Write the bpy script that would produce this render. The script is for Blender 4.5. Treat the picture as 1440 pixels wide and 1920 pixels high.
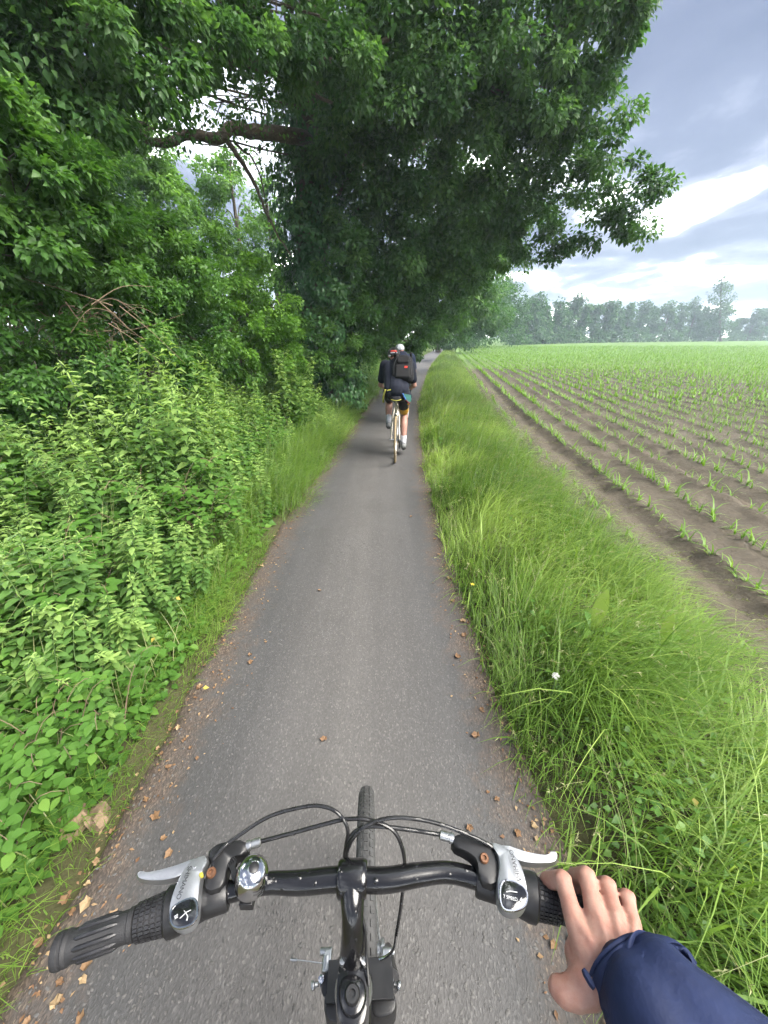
import bpy, math, random
import numpy as np
from mathutils import Vector, Matrix

random.seed(7)
RNG = np.random.default_rng(11)
scene = bpy.context.scene
COL = scene.collection
for _o in list(bpy.data.objects):
    bpy.data.objects.remove(_o)

# ------------------------------------------------------------------ camera
CAM_H = 1.75
PITCH = math.radians(24.75)
FOCAL = 720.0                       # in pixels of the 1440 x 1920 photograph
cam_data = bpy.data.cameras.new('camera')
cam_data.sensor_fit = 'HORIZONTAL'
cam_data.sensor_width = 36.0
cam_data.lens = 18.0
cam_data.clip_start = 0.02
cam_data.clip_end = 3000
cam = bpy.data.objects.new('camera', cam_data)
COL.objects.link(cam)
cam.location = (0, 0, CAM_H)
cam.rotation_euler = (math.pi / 2 - PITCH, 0, 0)
scene.camera = cam

# ------------------------------------------------------------------ sky and sun
SUN_EL, SUN_AZ = math.radians(50), math.radians(112)      # azimuth from +Y towards +X
world = bpy.data.worlds.new('World')
scene.world = world
world.use_nodes = True
wn, wl = world.node_tree.nodes, world.node_tree.links
wn.clear()


def nd(nodes, kind, **kw):
    n = nodes.new(kind)
    for k, v in kw.items():
        if k.startswith('i_'):
            key = k[2:]
            key = int(key) if key.isdigit() else key.replace('_', ' ')
            n.inputs[key].default_value = v
        else:
            setattr(n, k, v)
    return n


def ramp(nodes, stops, interp='LINEAR'):
    r = nodes.new('ShaderNodeValToRGB')
    r.color_ramp.interpolation = interp
    el = r.color_ramp.elements
    while len(el) < len(stops):
        el.new(0.5)
    for e, (p, c) in zip(el, stops):
        e.position = p
        e.color = (*c, 1.0) if len(c) == 3 else c
    return r


def math_node(nodes, links, op, a, b=None, clamp=False):
    m = nodes.new('ShaderNodeMath')
    m.operation = op
    m.use_clamp = clamp
    for i, v in enumerate((a, b)):
        if v is None:
            continue
        if isinstance(v, (int, float)):
            m.inputs[i].default_value = v
        else:
            links.new(v, m.inputs[i])
    return m.outputs[0]


def build_sky():
    out = nd(wn, 'ShaderNodeOutputWorld')
    sky = nd(wn, 'ShaderNodeTexSky', sky_type='NISHITA', sun_disc=False,
             sun_elevation=SUN_EL, sun_rotation=SUN_AZ, altitude=50.0, air_density=1.0,
             dust_density=2.0, ozone_density=1.5)
    blue = nd(wn, 'ShaderNodeBackground', i_Strength=0.10)
    wl.new(sky.outputs[0], blue.inputs[0])
    tc = nd(wn, 'ShaderNodeTexCoord')
    sep = nd(wn, 'ShaderNodeSeparateXYZ')
    wl.new(tc.outputs['Generated'], sep.inputs[0])
    zc = math_node(wn, wl, 'ADD', math_node(wn, wl, 'MAXIMUM', sep.outputs[2], 0.0), 0.16)
    comb = nd(wn, 'ShaderNodeCombineXYZ')
    wl.new(math_node(wn, wl, 'DIVIDE', sep.outputs[0], zc), comb.inputs[0])
    wl.new(math_node(wn, wl, 'DIVIDE', sep.outputs[1], zc), comb.inputs[1])
    mp = nd(wn, 'ShaderNodeMapping')
    mp.inputs['Location'].default_value = SKY_OFFSET
    mp.inputs['Scale'].default_value = (1.0, 0.8, 1.0)
    wl.new(comb.outputs[0], mp.inputs[0])
    big = nd(wn, 'ShaderNodeTexNoise', i_Scale=1.25, i_Detail=9.0, i_Roughness=0.56, i_Distortion=0.3)
    wl.new(mp.outputs[0], big.inputs['Vector'])
    # brightness of the cloud sheet, and a thin bright band low over the horizon
    tone = ramp(wn, [(0.38, (0.036, 0.042, 0.066)), (0.50, (0.052, 0.059, 0.086)), (0.565, (0.10, 0.108, 0.138)),
                     (0.625, (0.55, 0.57, 0.61)), (0.69, (3.9, 3.9, 3.9))])
    lowband = nd(wn, 'ShaderNodeMapRange')
    wl.new(sep.outputs[2], lowband.inputs['Value'])
    lowband.inputs['From Min'].default_value = 0.0
    lowband.inputs['From Max'].default_value = 0.20
    lowband.inputs['To Min'].default_value = 0.10
    lowband.inputs['To Max'].default_value = 0.0
    wl.new(math_node(wn, wl, 'ADD', big.outputs[0], lowband.outputs[0]), tone.inputs[0])
    cloud = nd(wn, 'ShaderNodeBackground', i_Strength=CLOUD_STRENGTH)
    wl.new(tone.outputs[0], cloud.inputs[0])
    mix = nd(wn, 'ShaderNodeMixShader')
    mix.inputs[0].default_value = 0.94
    wl.new(blue.outputs[0], mix.inputs[1])
    wl.new(cloud.outputs[0], mix.inputs[2])
    wl.new(mix.outputs[0], out.inputs[0])


SKY_OFFSET = (9.7, 27.42, 0.0)
CLOUD_STRENGTH = 1.0
build_sky()

sun_data = bpy.data.lights.new('sun', 'SUN')
sun_data.energy = 2.4
sun_data.angle = math.radians(48)
sun_data.color = (1.0, 0.95, 0.87)
sun = bpy.data.objects.new('sun', sun_data)
COL.objects.link(sun)
_sd = Vector((math.sin(SUN_AZ) * math.cos(SUN_EL), math.cos(SUN_AZ) * math.cos(SUN_EL), math.sin(SUN_EL)))
sun.rotation_euler = _sd.to_track_quat('Z', 'Y').to_euler()

vs = scene.view_settings
scene.display_settings.display_device = 'sRGB'
vs.view_transform = 'Standard'
vs.look = 'None'
vs.gamma = 1.0
vs.use_curve_mapping = False
vs.exposure = 2.6
scene.cycles.max_bounces = 5
scene.cycles.diffuse_bounces = 3
scene.cycles.glossy_bounces = 2
scene.cycles.transmission_bounces = 3
scene.cycles.transparent_max_bounces = 5
scene.cycles.volume_bounces = 0
scene.cycles.sample_clamp_indirect = 4.0
scene.cycles.use_adaptive_sampling = True
scene.cycles.adaptive_threshold = 0.04
scene.cycles.use_denoising = True

# ------------------------------------------------------------------ pixels to places
_cp, _sp = math.cos(PITCH), math.sin(PITCH)


def ray(px, py):
    xc, yc = (px - 720.0) / FOCAL, (960.0 - py) / FOCAL
    return Vector((xc, _cp + _sp * yc, -_sp + _cp * yc))


def at_z(px, py, z=0.0):
    """where the line of sight meets the level z"""
    d = ray(px, py)
    return Vector((0, 0, CAM_H)) + d * ((z - CAM_H) / d.z)


def at_y(px, py, y):
    """the point on the line of sight y metres ahead"""
    d = ray(px, py)
    return Vector((0, 0, CAM_H)) + d * (y / d.y)


# ------------------------------------------------------------------ materials
def principled(name):
    m = bpy.data.materials.new(name)
    m.use_nodes = True
    n = m.node_tree.nodes
    return m, n, m.node_tree.links, n['Principled BSDF'], n['Material Output']


def plain(name, col, rough=0.5, metal=0.0, var=0.12, scale=40.0, bump=0.0, bscale=400.0, coat=0.0, spec=0.5):
    m, n, l, b, o = principled(name)
    tc = nd(n, 'ShaderNodeTexCoord')
    no = nd(n, 'ShaderNodeTexNoise', i_Scale=scale, i_Detail=5.0, i_Roughness=0.6)
    l.new(tc.outputs['Object'], no.inputs['Vector'])
    r = ramp(n, [(0.3, [max(0, c * (1 - var)) for c in col]), (0.7, [min(1, c * (1 + var)) for c in col])])
    l.new(no.outputs[0], r.inputs[0])
    l.new(r.outputs[0], b.inputs['Base Color'])
    b.inputs['Metallic'].default_value = metal
    b.inputs['Coat Weight'].default_value = coat
    b.inputs['Coat Roughness'].default_value = 0.08
    b.inputs['Specular IOR Level'].default_value = spec
    rr = nd(n, 'ShaderNodeMapRange', i_3=max(0.02, rough - 0.08), i_4=min(1, rough + 0.1))
    l.new(no.outputs[0], rr.inputs['Value'])
    l.new(rr.outputs[0], b.inputs['Roughness'])
    if bump:
        nb = nd(n, 'ShaderNodeTexNoise', i_Scale=bscale, i_Detail=4.0)
        l.new(tc.outputs['Object'], nb.inputs['Vector'])
        bp = nd(n, 'ShaderNodeBump', i_Strength=bump, i_Distance=0.002)
        l.new(nb.outputs[0], bp.inputs['Height'])
        l.new(bp.outputs[0], b.inputs['Normal'])
    return m


def add_drops(m, scale=95.0, strength=0.7):
    """rain drops standing on a smooth surface: fine relief"""
    n, l = m.node_tree.nodes, m.node_tree.links
    b = n['Principled BSDF']
    tc = nd(n, 'ShaderNodeTexCoord')
    vo = nd(n, 'ShaderNodeTexVoronoi', i_Scale=scale)
    l.new(tc.outputs['Object'], vo.inputs['Vector'])
    sp = nd(n, 'ShaderNodeSeparateColor')
    l.new(vo.outputs['Color'], sp.inputs[0])
    rad = math_node(n, l, 'MULTIPLY', math_node(n, l, 'SUBTRACT', sp.outputs[0], 0.55, True), 0.75)
    hgt = math_node(n, l, 'MULTIPLY', math_node(n, l, 'SUBTRACT', rad, vo.outputs['Distance'], True), 6.0)
    bp = nd(n, 'ShaderNodeBump', i_Strength=strength, i_Distance=0.0012)
    l.new(hgt, bp.inputs['Height'])
    old = b.inputs['Normal'].links
    if old:
        l.new(old[0].from_socket, bp.inputs['Normal'])
    l.new(bp.outputs[0], b.inputs['Normal'])


def leaf_mat(name, dark, mid, light, trans=0.35, rough=0.42, tr_col=None, spec=0.28, lift=0.0):
    """foliage: colour from a random number stored with each leaf, some light passes through"""
    m, n, l, b, o = principled(name)
    a = nd(n, 'ShaderNodeAttribute', attribute_name='rnd')
    r = ramp(n, [(0.0, dark), (0.5, mid), (0.86, light), (1.0, [min(1, c * 1.25) for c in light])])
    l.new(a.outputs['Fac'], r.inputs[0])
    l.new(r.outputs[0], b.inputs['Base Color'])
    b.inputs['Roughness'].default_value = rough
    b.inputs['Specular IOR Level'].default_value = spec
    if lift:        # added brightness: shading normals tilted skyward so low plants catch more light
        g = nd(n, 'ShaderNodeNewGeometry')
        va = nd(n, 'ShaderNodeVectorMath', operation='ADD')
        l.new(g.outputs['Normal'], va.inputs[0]); va.inputs[1].default_value = (0, 0, lift)
        vn = nd(n, 'ShaderNodeVectorMath', operation='NORMALIZE')
        l.new(va.outputs[0], vn.inputs[0]); l.new(vn.outputs[0], b.inputs['Normal'])
    t = nd(n, 'ShaderNodeBsdfTranslucent')
    mixc = nd(n, 'ShaderNodeMix', data_type='RGBA', blend_type='MULTIPLY')
    mixc.inputs[0].default_value = 1.0
    l.new(r.outputs[0], mixc.inputs[6])
    mixc.inputs[7].default_value = (*(tr_col or (1.25, 1.35, 0.6)), 1)
    l.new(mixc.outputs[2], t.inputs['Color'])
    mx = nd(n, 'ShaderNodeMixShader')
    mx.inputs[0].default_value = trans
    l.new(b.outputs[0], mx.inputs[1])
    l.new(t.outputs[0], mx.inputs[2])
    l.new(mx.outputs[0], o.inputs['Surface'])
    return m


M = {}
M['oak'] = leaf_mat('oak_leaf', (0.032, 0.085, 0.025), (0.060, 0.139, 0.039), (0.113, 0.217, 0.066), 0.46)
M['lime'] = leaf_mat('pale_leaf', (0.078, 0.164, 0.041), (0.113, 0.232, 0.055), (0.167, 0.305, 0.078), 0.5)
M['hedge'] = leaf_mat('hedge_leaf', (0.035, 0.093, 0.020), (0.064, 0.150, 0.031), (0.114, 0.226, 0.052), 0.46)
M['hazel'] = leaf_mat('hazel_leaf', (0.054, 0.130, 0.018), (0.093, 0.209, 0.029), (0.157, 0.299, 0.046), 0.45)
M['ivy'] = leaf_mat('ivy_leaf', (0.025, 0.079, 0.026), (0.043, 0.121, 0.038), (0.075, 0.175, 0.055), 0.22, 0.3)
M['far'] = leaf_mat('far_leaf', (0.026, 0.081, 0.021), (0.042, 0.119, 0.029), (0.066, 0.166, 0.039), 0.3)
M['nettle'] = leaf_mat('nettle_leaf', (0.071, 0.149, 0.040), (0.114, 0.219, 0.059), (0.227, 0.336, 0.100), 0.40, lift=0.8)
M['weed'] = leaf_mat('weed_leaf', (0.055, 0.136, 0.024), (0.090, 0.198, 0.035), (0.157, 0.277, 0.055), 0.38, lift=0.7)
M['grass'] = leaf_mat('grass_blade', (0.083, 0.158, 0.024), (0.132, 0.233, 0.036), (0.235, 0.330, 0.076), 0.36, lift=0.9)
M['straw'] = leaf_mat('seed_stalk', (0.17, 0.20, 0.075), (0.23, 0.25, 0.11), (0.30, 0.31, 0.16), 0.3)
M['maize'] = leaf_mat('maize_leaf', (0.091, 0.184, 0.028), (0.135, 0.253, 0.039), (0.189, 0.323, 0.055), 0.36, lift=1.0)
M['dry'] = leaf_mat('dry_leaf', (0.12, 0.065, 0.035), (0.20, 0.12, 0.065), (0.29, 0.21, 0.12), 0.15, 0.6, (1.1, 1.0, 0.8))
M['yellow'] = leaf_mat('yellow_leaf', (0.26, 0.22, 0.04), (0.32, 0.27, 0.05), (0.36, 0.31, 0.07), 0.3, 0.5, (1.1, 1.0, 0.6))
M['bark'] = plain('bark', (0.085, 0.068, 0.05), 0.9, var=0.45, scale=14, bump=0.9, bscale=45)
M['bark'].node_tree.nodes['Bump'].inputs['Distance'].default_value = 0.03
M['pale_bark'] = plain('pale_bark', (0.17, 0.14, 0.10), 0.9, var=0.4, scale=14, bump=0.8, bscale=45)
M['twig'] = plain('dead_twig', (0.16, 0.115, 0.075), 0.9, var=0.3, scale=10)
M['stem'] = plain('green_stem', (0.09, 0.15, 0.05), 0.6, var=0.2, scale=10)
M['wood'] = plain('rotten_wood', (0.17, 0.12, 0.075), 0.9, var=0.5, scale=25, bump=0.8, bscale=60)
M['wood'].node_tree.nodes['Bump'].inputs['Distance'].default_value = 0.01


# ------------------------------------------------------------------ mesh helpers
def link(name, mesh, mat=None, parent=None, loc=None):
    o = bpy.data.objects.new(name, mesh)
    COL.objects.link(o)
    if mat is not None and mesh is not None and not mesh.materials:
        mesh.materials.append(mat)
    if parent is not None:
        o.parent = parent
    if loc is not None:
        o.location = loc
    return o


def tag(o, label=None, cat=None, group=None, kind=None):
    if label: o['label'] = label
    if cat: o['category'] = cat
    if group: o['group'] = group
    if kind: o['kind'] = kind
    return o


def empty(name, loc=(0, 0, 0), label=None, cat=None, group=None, parent=None):
    o = bpy.data.objects.new(name, None)
    o.empty_display_size = 0.1
    COL.objects.link(o)
    o.location = loc
    if parent is not None:
        o.parent = parent
    return tag(o, label, cat, group)


def arr_mesh(name, verts, faces, rnd=None, smooth=False):
    """mesh from an (n,3) array and an (m,k) array of equal polygons"""
    verts = np.ascontiguousarray(verts, dtype=np.float32)
    faces = np.ascontiguousarray(faces, dtype=np.int32)
    me = bpy.data.meshes.new(name)
    nv, (nf, k) = len(verts), faces.shape
    me.vertices.add(nv)
    me.vertices.foreach_set('co', verts.ravel())
    me.loops.add(nf * k)
    me.loops.foreach_set('vertex_index', faces.ravel())
    me.polygons.add(nf)
    me.polygons.foreach_set('loop_start', np.arange(0, nf * k, k, dtype=np.int32))
    if smooth:
        me.polygons.foreach_set('use_smooth', np.ones(nf, dtype=bool))
    me.update(calc_edges=True)
    if rnd is not None:
        at = me.attributes.new('rnd', 'FLOAT', 'POINT')
        at.data.foreach_set('value', np.ascontiguousarray(rnd, dtype=np.float32))
    return me


def unit(a):
    return a / np.maximum(np.linalg.norm(a, axis=-1, keepdims=True), 1e-9)


def leaf_arrays(pos, axis, nrm, L, W, rnd, fine=True, droop=0.18, fold=0.22):
    n = len(pos)
    axis = unit(axis)
    side = unit(np.cross(axis, nrm))
    up = unit(np.cross(side, axis))
    L = np.broadcast_to(np.asarray(L, float), (n,))[:, None]
    W = np.broadcast_to(np.asarray(W, float), (n,))[:, None]
    lf = pos + axis * L * 0.42 + side * W * 0.5 + up * W * fold
    rt = pos + axis * L * 0.42 - side * W * 0.5 + up * W * fold
    tip = pos + axis * L - up * L * droop
    if fine == 2:       # lobed outline
        def pt(a, w, h=0.0):
            return pos + axis * L * a + side * W * w + up * W * (fold * abs(w) * 2 + h) - up * L * droop * a * a
        v = np.stack([pt(0.5, 0), pos, pt(0.26, 0.34), pt(0.40, 0.22), pt(0.58, 0.55), pt(0.72, 0.30), pt(0.90, 0.30), pt(1.0, 0.0),
                      pt(0.90, -0.30), pt(0.72, -0.30), pt(0.58, -0.55), pt(0.40, -0.22), pt(0.26, -0.34)], 1).reshape(-1, 3)
        base = np.array([[0, i, i + 1] for i in range(1, 12)] + [[0, 12, 1]])
        k = 13
    elif fine == 3:     # smooth oval outline
        def pt(a, w):
            return pos + axis * L * a + side * W * w + up * W * fold * abs(w) * 2 - up * L * droop * a * a
        v = np.stack([pt(0.48, 0), pos, pt(0.16, 0.30), pt(0.40, 0.5), pt(0.72, 0.35), pt(1.0, 0), pt(0.72, -0.35), pt(0.40, -0.5), pt(0.16, -0.30)], 1).reshape(-1, 3)
        base = np.array([[0, i, i + 1] for i in range(1, 8)] + [[0, 8, 1]])
        k = 9
    elif fine:
        mid = pos + axis * L * 0.5
        v = np.stack([pos, lf, mid, rt, tip], 1).reshape(-1, 3)
        base = np.array([[0, 2, 1], [0, 3, 2], [1, 2, 4], [2, 3, 4]])
        k = 5
    else:
        v = np.stack([pos, lf, rt, tip], 1).reshape(-1, 3)
        base = np.array([[0, 3, 1], [0, 2, 3]])
        k = 4
    f = (np.arange(n)[:, None, None] * k + base[None]).reshape(-1, 3)
    return v, f, np.repeat(rnd, k)


def blade_arrays(root, h, w, lean, bend, rnd, segs=3):
    """grass-like blades: root (n,3), height, width, horizontal lean direction (n,2), bend in parts of the height"""
    n = len(root)
    d = np.concatenate([unit(lean), np.zeros((n, 1))], 1)
    side = np.stack([-d[:, 1], d[:, 0], np.zeros(n)], 1)
    h, w, bend = [np.broadcast_to(np.asarray(a, float), (n,)) for a in (h, w, bend)]
    rows = []
    for i in range(segs + 1):
        t = i / segs
        c = root + d * (bend * h * t ** 2)[:, None]
        c = c + np.array([0, 0, 1.0]) * (h * (t - 0.45 * np.minimum(bend, 1.5) * t ** 3))[:, None]
        ww = (w * (1 - t) ** 0.7 * 0.5)[:, None]
        if i < segs:
            rows += [c + side * ww, c - side * ww]
        else:
            rows += [c]
    k = 2 * segs + 1
    v = np.stack(rows, 1).reshape(-1, 3)
    tr = []
    for i in range(segs - 1):
        a = 2 * i
        tr += [[a, a + 1, a + 3], [a, a + 3, a + 2]]
    tr += [[2 * segs - 2, 2 * segs - 1, 2 * segs]]
    f = (np.arange(n)[:, None, None] * k + np.array(tr)[None]).reshape(-1, 3)
    return v, f, np.repeat(rnd, k)


def merge_arrays(parts):
    vs_, fs_, rs_, o = [], [], [], 0
    for v, f, r in parts:
        vs_.append(v); fs_.append(f + o); rs_.append(r); o += len(v)
    return np.concatenate(vs_), np.concatenate(fs_), np.concatenate(rs_)


class MB:
    """collects shapes for ONE mesh"""
    def __init__(s):
        s.v, s.f = [], []

    def add(s, v, f):
        o = len(s.v)
        s.v += [tuple(p) for p in v]
        s.f += [tuple(i + o for i in q) for q in f]
        return s

    def box(s, c, size, rot=None):
        c = Vector(c)
        hx, hy, hz = [a / 2 for a in size]
        pts = [Vector((x, y, z)) for x in (-hx, hx) for y in (-hy, hy) for z in (-hz, hz)]
        if rot is not None:
            pts = [rot @ p for p in pts]
        return s.add([c + p for p in pts], [(0, 1, 3, 2), (4, 6, 7, 5), (0, 4, 5, 1), (2, 3, 7, 6), (0, 2, 6, 4), (1, 5, 7, 3)])

    def tube(s, pts, rad, seg=10, cap=True):
        pts = [Vector(p) for p in pts]
        if not isinstance(rad, (list, tuple)):
            rad = [rad] * len(pts)
        t0 = (pts[1] - pts[0]).normalized()
        ref = Vector((0, 0, 1)) if abs(t0.z) < 0.9 else Vector((1, 0, 0))
        u = t0.cross(ref).normalized()
        v, f = [], []
        for i, p in enumerate(pts):
            a = pts[max(i - 1, 0)]; b = pts[min(i + 1, len(pts) - 1)]
            t = (b - a)
            t = t.normalized() if t.length > 1e-9 else t0
            u = (u - t * u.dot(t))
            u = u.normalized() if u.length > 1e-6 else t.orthogonal().normalized()
            w = t.cross(u)
            for k in range(seg):
                an = 2 * math.pi * k / seg
                v.append(p + (u * math.cos(an) + w * math.sin(an)) * rad[i])
        for i in range(len(pts) - 1):
            for k in range(seg):
                k2 = (k + 1) % seg
                f.append((i * seg + k, i * seg + k2, (i + 1) * seg + k2, (i + 1) * seg + k))
        if cap:
            f.append(tuple(range(seg - 1, -1, -1)))
            f.append(tuple((len(pts) - 1) * seg + k for k in range(seg)))
        return s.add(v, f)

    def lathe(s, base, axis, prof, seg=20, cap=True):
        """prof: (distance along axis, radius) pairs"""
        axis = Vector(axis).normalized()
        base = Vector(base)
        u = axis.orthogonal().normalized(); w = axis.cross(u)
        v, f = [], []
        for d, r in prof:
            for k in range(seg):
                an = 2 * math.pi * k / seg
                v.append(base + axis * d + (u * math.cos(an) + w * math.sin(an)) * r)
        n = len(prof)
        for i in range(n - 1):
            for k in range(seg):
                k2 = (k + 1) % seg
                f.append((i * seg + k, i * seg + k2, (i + 1) * seg + k2, (i + 1) * seg + k))
        if cap:
            f.append(tuple(range(seg - 1, -1, -1)))
            f.append(tuple((n - 1) * seg + k for k in range(seg)))
        return s.add(v, f)

    def pillow(s, poly, thick, inset=0.2, bulge=0.003, edge=0.3):
        """a plate with a rounded top: poly = world points of its upper rim"""
        poly = [Vector(p) for p in poly]
        n = len(poly)
        c = sum(poly, Vector()) / n
        nrm = Vector()
        for i in range(n):
            nrm += (poly[i] - c).cross(poly[(i + 1) % n] - c)
        nrm.normalize()
        if nrm.z < 0:
            nrm = -nrm
            poly.reverse()
        rings = [[p - nrm * thick for p in poly], [p - nrm * thick * edge for p in poly],
                 [p.lerp(c, inset * 0.35) + nrm * bulge * 0.6 for p in poly],
                 [p.lerp(c, inset) + nrm * bulge for p in poly]]
        v = [p for r in rings for p in r]
        f = [tuple(range(n - 1, -1, -1))]
        for i in range(3):
            for k in range(n):
                k2 = (k + 1) % n
                f.append((i * n + k, i * n + k2, (i + 1) * n + k2, (i + 1) * n + k))
        f.append(tuple(3 * n + k for k in range(n)))
        return s.add(v, f)

    def torus(s, c, axis, R, r, seg=48, ring=10, flat=1.0):
        axis = Vector(axis).normalized(); c = Vector(c)
        u = axis.orthogonal().normalized(); w = axis.cross(u)
        v, f = [], []
        for i in range(seg):
            a = 2 * math.pi * i / seg
            d = u * math.cos(a) + w * math.sin(a)
            for k in range(ring):
                b = 2 * math.pi * k / ring
                v.append(c + d * (R + r * math.cos(b)) + axis * (r * flat * math.sin(b)))
        for i in range(seg):
            for k in range(ring):
                i2, k2 = (i + 1) % seg, (k + 1) % ring
                f.append((i * ring + k, i2 * ring + k, i2 * ring + k2, i * ring + k2))
        return s.add(v, f)

    def build(s, name, mat, parent=None, smooth=True, bevel=0.0, angle=40):
        me = bpy.data.meshes.new(name)
        me.from_pydata([tuple(p) for p in s.v], [], s.f)
        me.update()
        if smooth:
            me.polygons.foreach_set('use_smooth', [True] * len(me.polygons))
            try:
                me.set_sharp_from_angle(angle=math.radians(angle))
            except Exception:
                pass
        o = link(name, me, mat, parent)
        if bevel:
            b = o.modifiers.new('bevel', 'BEVEL')
            b.width = bevel; b.segments = 2; b.limit_method = 'ANGLE'
        return o


def smooth_poly(poly, it=2):
    """corner-cutting of a closed outline"""
    for _ in range(it):
        out = []
        for i in range(len(poly)):
            a, b = Vector(poly[i]), Vector(poly[(i + 1) % len(poly)])
            out += [a.lerp(b, 0.25), a.lerp(b, 0.75)]
        poly = out
    return poly


def spline(pts, n=8):
    """Catmull-Rom through the points"""
    p = [Vector(q) for q in pts]
    p = [p[0] * 2 - p[1]] + p + [p[-1] * 2 - p[-2]]
    out = []
    for i in range(1, len(p) - 2):
        for k in range(n):
            t = k / n
            out.append(0.5 * ((2 * p[i]) + (p[i + 1] - p[i - 1]) * t + (2 * p[i - 1] - 5 * p[i] + 4 * p[i + 1] - p[i + 2]) * t * t
                              + (3 * p[i] - p[i - 1] - 3 * p[i + 1] + p[i + 2]) * t ** 3))
    out.append(p[-2])
    return out


def capsule(mb, a, ra, b, rb, seg=14):
    a, b = Vector(a), Vector(b)
    d = (b - a)
    L = d.length
    d = d.normalized() if L > 1e-6 else Vector((0, 0, 1))
    prof = []
    for i in range(6):
        t = math.pi / 2 * (i / 5)
        prof.append((-ra * math.cos(t), max(ra * math.sin(t), ra * 0.02)))
    for i in range(6):
        t = math.pi / 2 * (i / 5)
        prof.append((L + rb * math.sin(t), max(rb * math.cos(t), rb * 0.02)))
    mb.lathe(a, d, prof, seg)


def chain(mb, pts):
    """pts: (x, y, z, r) joints"""
    for p, q in zip(pts[:-1], pts[1:]):
        capsule(mb, p[:3], p[3], q[:3], q[3])


def remesh(o, voxel, smooth=6, factor=0.5):
    """one continuous skin over the overlapping shapes of a mesh"""
    r = o.modifiers.new('remesh', 'REMESH')
    r.mode = 'VOXEL'; r.voxel_size = voxel; r.use_smooth_shade = True
    s = o.modifiers.new('smooth', 'SMOOTH')
    s.iterations = smooth; s.factor = factor
    dg = bpy.context.evaluated_depsgraph_get()
    me = bpy.data.meshes.new_from_object(o.evaluated_get(dg))
    me.name = o.name
    o.modifiers.clear()
    mats = list(o.data.materials)
    o.data = me
    me.materials.clear()
    for m in mats:
        me.materials.append(m)
    me.polygons.foreach_set('use_smooth', [True] * len(me.polygons))
    return o


def copy_tree(o, parent=None):
    c = o.copy()
    COL.objects.link(c)
    c.parent = parent
    for ch in o.children:
        copy_tree(ch, c)
    return c

# ================================================================== THE SETTING
def tab(pairs):
    a = np.array(pairs, float)
    return lambda y: np.interp(y, a[:, 0], a[:, 1])


path_l = tab([(-4, -1.10), (0.5, -1.10), (1.3, -1.04), (2.6, -1.06), (3.5, -1.03), (4.5, -0.97), (5.8, -0.84), (8, -0.66),
              (12.8, -0.28), (24, 1.0), (34, 2.8), (47, 5.25), (70, 9.3), (95, 13)])
path_r = tab([(-4, 0.65), (0.7, 0.65), (1.5, 0.61), (3, 0.57), (4.8, 0.58), (6.8, 0.70), (10.8, 0.98), (15.8, 1.6), (24, 2.7),
              (34, 4.35), (47, 6.6), (70, 10.5), (95, 14.2)])
field_e = tab([(-6, 1.82), (2, 1.84), (4, 2.0), (6, 2.18), (10, 2.6), (20, 4.0), (40, 6.75), (47, 7.7), (70, 11.5), (95, 15.4), (125, 20)])


def sstep(a, b, x):
    t = np.clip((x - a) / (b - a), 0, 1)
    return t * t * (3 - 2 * t)


def ground_z(x, y):
    """level of the verges and the bank; the path and the field lie on sheets of their own"""
    u = path_l(y) - x
    bank = 0.10 * sstep(0.1, 1.2, u) + 0.22 * sstep(1.2, 3.5, u)
    r = x - path_r(y)
    verge = 0.05 * sstep(0.0, 0.4, r) * (1 - sstep(0.7, 1.2, r))
    inpath = sstep(-0.03, 0.10, np.minimum(u * 0 + (x - path_l(y)), path_r(y) - x))
    infield = sstep(-0.05, 0.25, x - field_e(y))
    return bank + verge - 0.07 * inpath - 0.16 * infield


def lump(x, y, s, seed=0):
    """cheap smooth noise, about -1 to 1"""
    r = np.random.default_rng(seed)
    out = np.zeros_like(x)
    for i in range(9):
        a = r.uniform(0, 6.28); k = s * r.uniform(0.5, 2.2); ph = r.uniform(0, 6.28)
        out += np.sin((x * math.cos(a) + y * math.sin(a)) * k + ph + 1.3 * np.sin((y * math.cos(a) - x * math.sin(a)) * k * 0.7 + ph))
    return out / 4.0


def grid_mesh(name, X, Y, Z, attr=None, smooth=True):
    ny, nx = X.shape
    v = np.stack([X, Y, Z], -1).reshape(-1, 3)
    i = np.arange(ny * nx).reshape(ny, nx)
    f = np.stack([i[:-1, :-1], i[:-1, 1:], i[1:, 1:], i[1:, :-1]], -1).reshape(-1, 4)
    return arr_mesh(name, v, f, attr.ravel() if attr is not None else None, smooth)


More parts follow.
